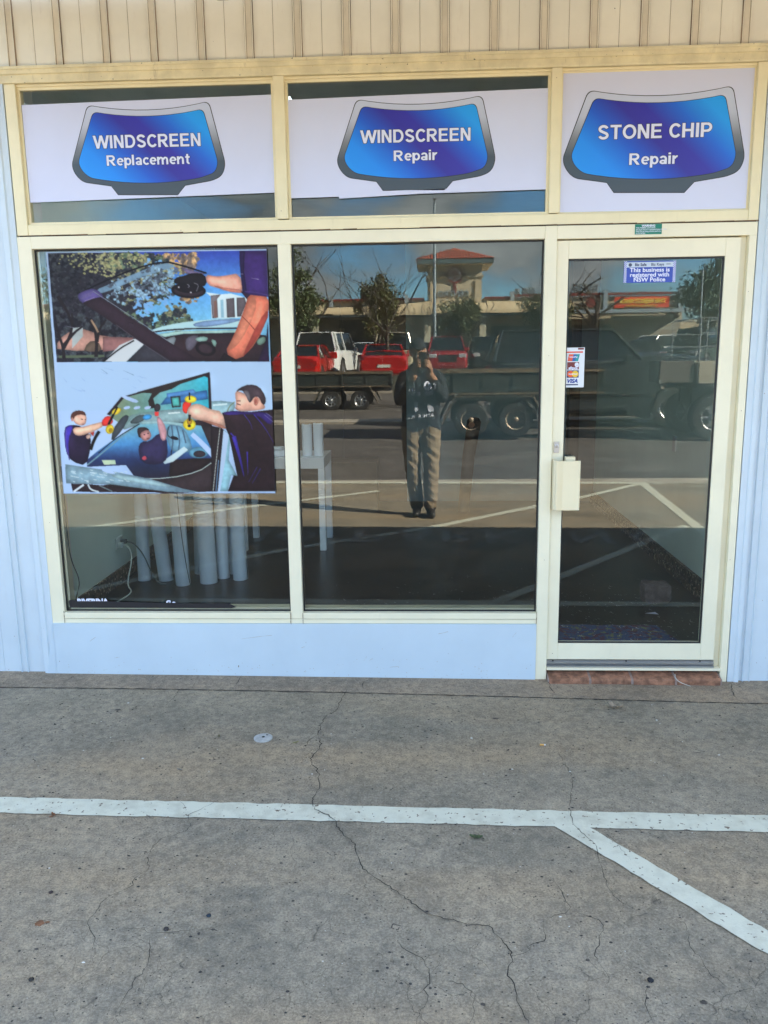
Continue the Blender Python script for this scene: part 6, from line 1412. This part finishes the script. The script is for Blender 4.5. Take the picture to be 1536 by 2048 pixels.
bare_tree(-1.33,-27.6,1.9,'bare winter tree with long twisting branches above the red sedan',1.55,3,.55,seed=17,up=.25,nb=(2,3))
bare_tree(.0,-50,1.8,'distant bare bushy tree left of the tower',1.3,3,.35,seed=19,up=.7,nb=(2,4))
bare_tree(4.78,-19.6,2.6,'dark bare pruned tree trunk behind the passing four wheel drive',.95,2,.6,r=.10,seed=23,up=-.1)
def pole(x, y, h, r, label, arm=True):
    e = empty('lamp_post', (x,y,gz(y)), label=label, cat='lamp post'); q = MB(); q.tube([(0,0,0),(0,0,h)], [r,r*.7], n=10); q.lathe([(r*2,0),(r*2,.05),(r,.25)], (0,0,0), 'z', 12); q.build('pole', m_grey, e, smooth=True)
    if arm: q = MB(); q.tube([(0,0,h-.02),(0,.6,h+.12)], .03, n=6); q.box(-.1,.1,.55,1.0,h+.08,h+.16); q.build('lamp_head', m_grey, e)
    return e
pole(.72,-45,9.2,.10,'tall grey lamp post in front of the tower')
pole(10.9,-29.5,4.1,.035,'thin pale pole left of the large dark tree', arm=False)

# ------------------------------------------------------------------ the photographer
def skinned(chains, name='limb'):
    """chains: lists of (x,y,z,r); each becomes a smooth tapering tube with round ends"""
    q = MB()
    for ch in chains:
        pts = ch
        for _ in range(2):
            nn = [pts[0]]
            for a, b in zip(pts[:-1], pts[1:]): nn += [tuple(u*.75+w_*.25 for u, w_ in zip(a, b)), tuple(u*.25+w_*.75 for u, w_ in zip(a, b))]
            pts = nn+[pts[-1]]
        q.tube([p_[:3] for p_ in pts], [p_[3] for p_ in pts], n=14)
        for p_ in (pts[0], pts[-1]):
            r = p_[3]; q.lathe([(r*math.sin(t), -r*math.cos(t)) for t in (.15,.5,.9,1.3,1.57,1.9,2.3,2.7,3.0)], p_[:3], 'z', 14)
    return q
def ball(q, c, r, n=18):
    q.lathe([(1e-4+math.sin(math.pi*k/14), -math.cos(math.pi*k/14)) for k in range(15)], (0,0,0), 'z', n)
    k = 15*n
    for i in range(len(q.v)-k, len(q.v)): a = q.v[i]; q.v[i] = (c[0]+a[0]*r[0], c[1]+a[1]*r[1], c[2]+a[2]*r[2])
PY = -4.36
ch = []
# torso, built of overlapping chains so that it is broader than deep
for dx in (-.085,-.03,.03,.085): ch.append([(dx*1.05-.02,PY,.94,.105),(dx-.02,PY+.01,1.12,.110),(dx*1.15-.02,PY,1.30,.112),(dx*1.1-.02,PY-.01,1.42,.085)])
ch.append([(-.185,PY,1.425,.062),(-.02,PY-.02,1.475,.075),(.15,PY,1.425,.062)])
ch.append([(-.03,PY,1.44,.062),(-.035,PY+.02,1.54,.056),(-.04,PY+.03,1.60,.055)])
# arms raised to hold the phone
ch.append([(-.195,PY,1.405,.066),(-.235,PY+.02,1.27,.058),(-.235,PY+.08,1.165,.055),(-.175,PY+.19,1.29,.047),(-.085,PY+.285,1.445,.036)])
ch.append([(.160,PY,1.405,.066),(.205,PY+.02,1.29,.058),(.205,PY+.08,1.19,.055),(.15,PY+.19,1.32,.047),(.075,PY+.285,1.455,.036)])
# legs
ch.append([(-.115,PY,.93,.115),(-.115,PY+.01,.72,.098),(-.105,PY+.02,.50,.080),(-.085,PY+.01,.30,.078),(-.065,PY-.01,.115,.070)])
ch.append([(.075,PY,.93,.115),(.085,PY+.02,.72,.098),(.085,PY+.05,.50,.080),(.080,PY+.06,.30,.078),(.075,PY+.05,.115,.070)])
ch.append([(-.10,PY-.01,.90,.11),(.06,PY-.01,.90,.11)])
# shoes
ch.append([(-.062,PY-.06,.055,.045),(-.065,PY+.04,.048,.046),(-.075,PY+.15,.036,.036)])
ch.append([(.075,PY-.01,.055,.045),(.080,PY+.09,.048,.046),(.092,PY+.20,.036,.036)])
q = skinned(ch)
HX, HY, HZ = -.045, PY+.045, 1.680
ball(q, (HX,HY,HZ+.012), (.076,.094,.106)); ball(q, (HX,HY+.045,HZ-.055), (.055,.055,.052)); ball(q, (HX,HY+.10,HZ-.012), (.012,.022,.020))
ball(q, (HX-.078,HY,HZ-.005), (.012,.02,.030)); ball(q, (HX+.078,HY,HZ-.005), (.012,.02,.030)); ball(q, (HX,HY+.088,HZ-.058), (.024,.010,.006))
for s_ in (-1,1): ball(q, (HX+s_*.032,HY+.078,HZ+.022), (.020,.012,.007))
# hands: palms below the phone sides, five fingers round it; the phone stands at x -.04..+.035
PHX, PHY, PHZ = 0.0, -4.014, 1.578
for s_ in (-1, 1):
    px_ = PHX+s_*.052
    hc = [[(px_+s_*.028,PHY-.055,1.475,.026),(px_+s_*.020,PHY-.040,1.515,.028),(px_+s_*.014,PHY-.030,1.545,.024)]]
    for k, (zz, ln) in enumerate(((1.590,.95),(1.568,1.05),(1.546,1.0),(1.526,.82))):
        hc.append([(px_+s_*.018,PHY-.028,zz-.012,.0105),(px_+s_*.006,PHY+.000,zz,.0095),(px_-s_*.002,PHY+.0135,zz+.003,.0088),(px_-s_*(.002+.034*ln),PHY+.0145,zz+.004,.0078)])
    hc.append([(px_+s_*.012,PHY-.050,1.500,.014),(px_-s_*.002,PHY-.040,1.545,.011),(px_-s_*.016,PHY-.018,1.580,.009)])
    q2 = skinned(hc); o_ = len(q.v); q.v += q2.v; q.f += [[i+o_ for i in f_] for f_ in q2.f]; q.m += q2.m
    ch2 = skinned([[(s_*.080,PY+.285,1.45,.03),(px_+s_*.028,PHY-.055,1.478,.024)]]); o_ = len(q.v); q.v += ch2.v; q.f += [[i+o_ for i in f_] for f_ in ch2.f]; q.m += ch2.m
m_skin = M('skin', (.36,.19,.12), .55, var=.05, scale=8); m_hood = M('dark hooded top', (.012,.018,.028), .85, var=.2, scale=12, bump=.3, bscale=30)
m_pant = M('beige work trousers', (.23,.175,.115), .85, var=.2, scale=3.5, col2=(.06,.035,.025), lo=.30, hi=.46, bump=.5, bscale=22); m_shoe = M('black shoe', (.02,.018,.018), .5, var=.1)
raw = q.build('person', [m_skin, m_hood, m_pant, m_shoe], None)
rmd = raw.modifiers.new('remesh', 'REMESH'); rmd.mode = 'VOXEL'; rmd.voxel_size = .0058; rmd.use_smooth_shade = True
sm = raw.modifiers.new('smooth', 'SMOOTH'); sm.factor = .5; sm.iterations = 4
bpy.context.view_layer.update()
me = bpy.data.meshes.new_from_object(raw.evaluated_get(bpy.context.evaluated_depsgraph_get()))
bpy.data.objects.remove(raw); me.materials.clear()
for m_ in (m_skin, m_hood, m_pant, m_shoe): me.materials.append(m_)
for p_ in me.polygons:
    c = p_.center; p_.use_smooth = True
    if c.z > 1.545 or (c.y > PY+.245 and c.z > 1.40): i = 0
    elif c.z > .90+.03*math.sin(c.x*20): i = 1
    elif c.z > .095: i = 2
    else: i = 3
    if c.z > 1.545 and c.y < PHY-.2 and ((c.y < HY-.02) or c.z > 1.745 or c.z < 1.585): i = 1       # hood and neck in the dark top
    p_.material_index = i
# folds in the trousers and the top
for v in me.vertices:
    c = v.co
    if .12 < c.z < .85: k = .004*math.sin(c.z*31+c.x*50+2*math.sin(c.z*9))+.003*math.sin(c.z*77+c.y*40+c.x*60); v.co.y += k; v.co.x += k*.6
    elif .95 < c.z < 1.4: v.co.y += .005*math.sin(c.z*38+c.x*22)
me.transform(Matrix.Translation((0,-PY,0)))
person = bpy.data.objects.new('person', me); COL.objects.link(person); person.location = (0,PY,0)
tag(person, 'person in a dark hooded top and beige work trousers holding up a phone', 'person')
q = MB(); hv = []
nn = 20
for i in range(7):
    t = i/6*1.35
    for j in range(nn): a = 6.283*j/nn; hv.append((HX+.088*math.cos(t)*math.cos(a), HY-.004-PY+.106*math.cos(t)*math.sin(a), HZ+.035+.098*math.sin(t)))
q.add(hv, [(i*nn+j, i*nn+(j+1)%nn, (i+1)*nn+(j+1)%nn, (i+1)*nn+j) for i in range(6) for j in range(nn)]+[tuple(range(6*nn,7*nn))])
vis = []
for i in range(5):
    for j in range(11): a = math.pi*(.14+.72*j/10); k = 1+.62*i/4*math.sin(a)**2; vis.append((HX+.088*math.cos(a)*(1+.02*i), HY-.004-PY+.106*math.sin(a)*k, HZ+.038-.012*i/4*1.0))
q.add(vis, [(i*11+j, i*11+j+1, (i+1)*11+j+1, (i+1)*11+j) for i in range(4) for j in range(10)])
q.build('cap', m_hood, person, smooth=True)
from mathutils.bvhtree import BVHTree
bvh = BVHTree.FromPolygons([v.co for v in me.vertices], [p_.vertices for p_ in me.polygons])
def print_on(txt, size, cx, cz, rot=0., **kw):
    vs, fc = text_geo(txt, size, **kw); q = MB(); out = []
    for a, b, c in vs:
        x, z = cx-(a*math.cos(rot)-b*math.sin(rot)), cz+a*math.sin(rot)+b*math.cos(rot)
        h_ = bvh.ray_cast(Vector((x,.5,z)), Vector((0,-1,0))); out.append((x, (h_[0].y if h_[0] else .11)+.008, z))
    q.add(out, fc); q.build('chest_print', m_lett, person)
print_on('ATHLETICS', .050, -.02, 1.035, rot=-.08, offset=.001, spacing=1.1)
print_on('00   L', .12, .0, 1.335, offset=.004, spacing=.95)
def patch(pts):
    q = MB(); out = []
    for x, z in pts:
        h_ = bvh.ray_cast(Vector((x,.5,z)), Vector((0,-1,0))); out.append((x, (h_[0].y if h_[0] else .11)+.009, z))
    q.poly(out); q.build('chest_print', m_lett, person)
patch([(.10,1.285),(.025,1.28),(.03,1.24),(.105,1.25)]); patch([(-.02,1.28),(-.06,1.28),(-.055,1.235),(-.02,1.24)]); patch([(-.075,1.28),(-.12,1.27),(-.115,1.245),(-.08,1.24)])
patch([(.045,1.17),(.115,1.12),(.11,1.085),(.06,1.08),(.05,1.12)]); patch([(-.085,1.18),(-.045,1.18),(-.045,1.09),(-.08,1.085)])
ph = MB(); ph.box(-.0375,.0375,-.0045,.0045,-.078,.078)
pho = ph.build('mobile_phone', M('black phone case', (.012,.012,.014), .4, var=0), None, bevel=.003); pho.location = (PHX,PHY,PHZ); tag(pho, 'black mobile phone held upright in both hands by the person', 'phone')
cb = MB(); cb.box(-.032,-.008,.0045,.0065,.045,.072); cb.build('camera_bump', m_black, pho, bevel=.002)

# the pavement falls a little towards the right
def pz(x): return 0 if x < -2 else -.0088*min(x+2, 5)
for nm in ('pavement','footing_slab','pavement_cracks','parking_lines','painted_lettering','grit','pavement_stains'):
    o = bpy.data.objects[nm]
    if nm == 'parking_lines': pass
    for v in o.data.vertices: v.co.z += pz(v.co.x+o.location.x)
for o in list(S.objects):
    if o.parent is None and o.name.split('.')[0] in ('drain_cover','fallen_leaf','cigarette_butt','pebble','person'): o.location.z += pz(o.location.x)
bpy.data.objects['wire_scrap'].location.z += .004
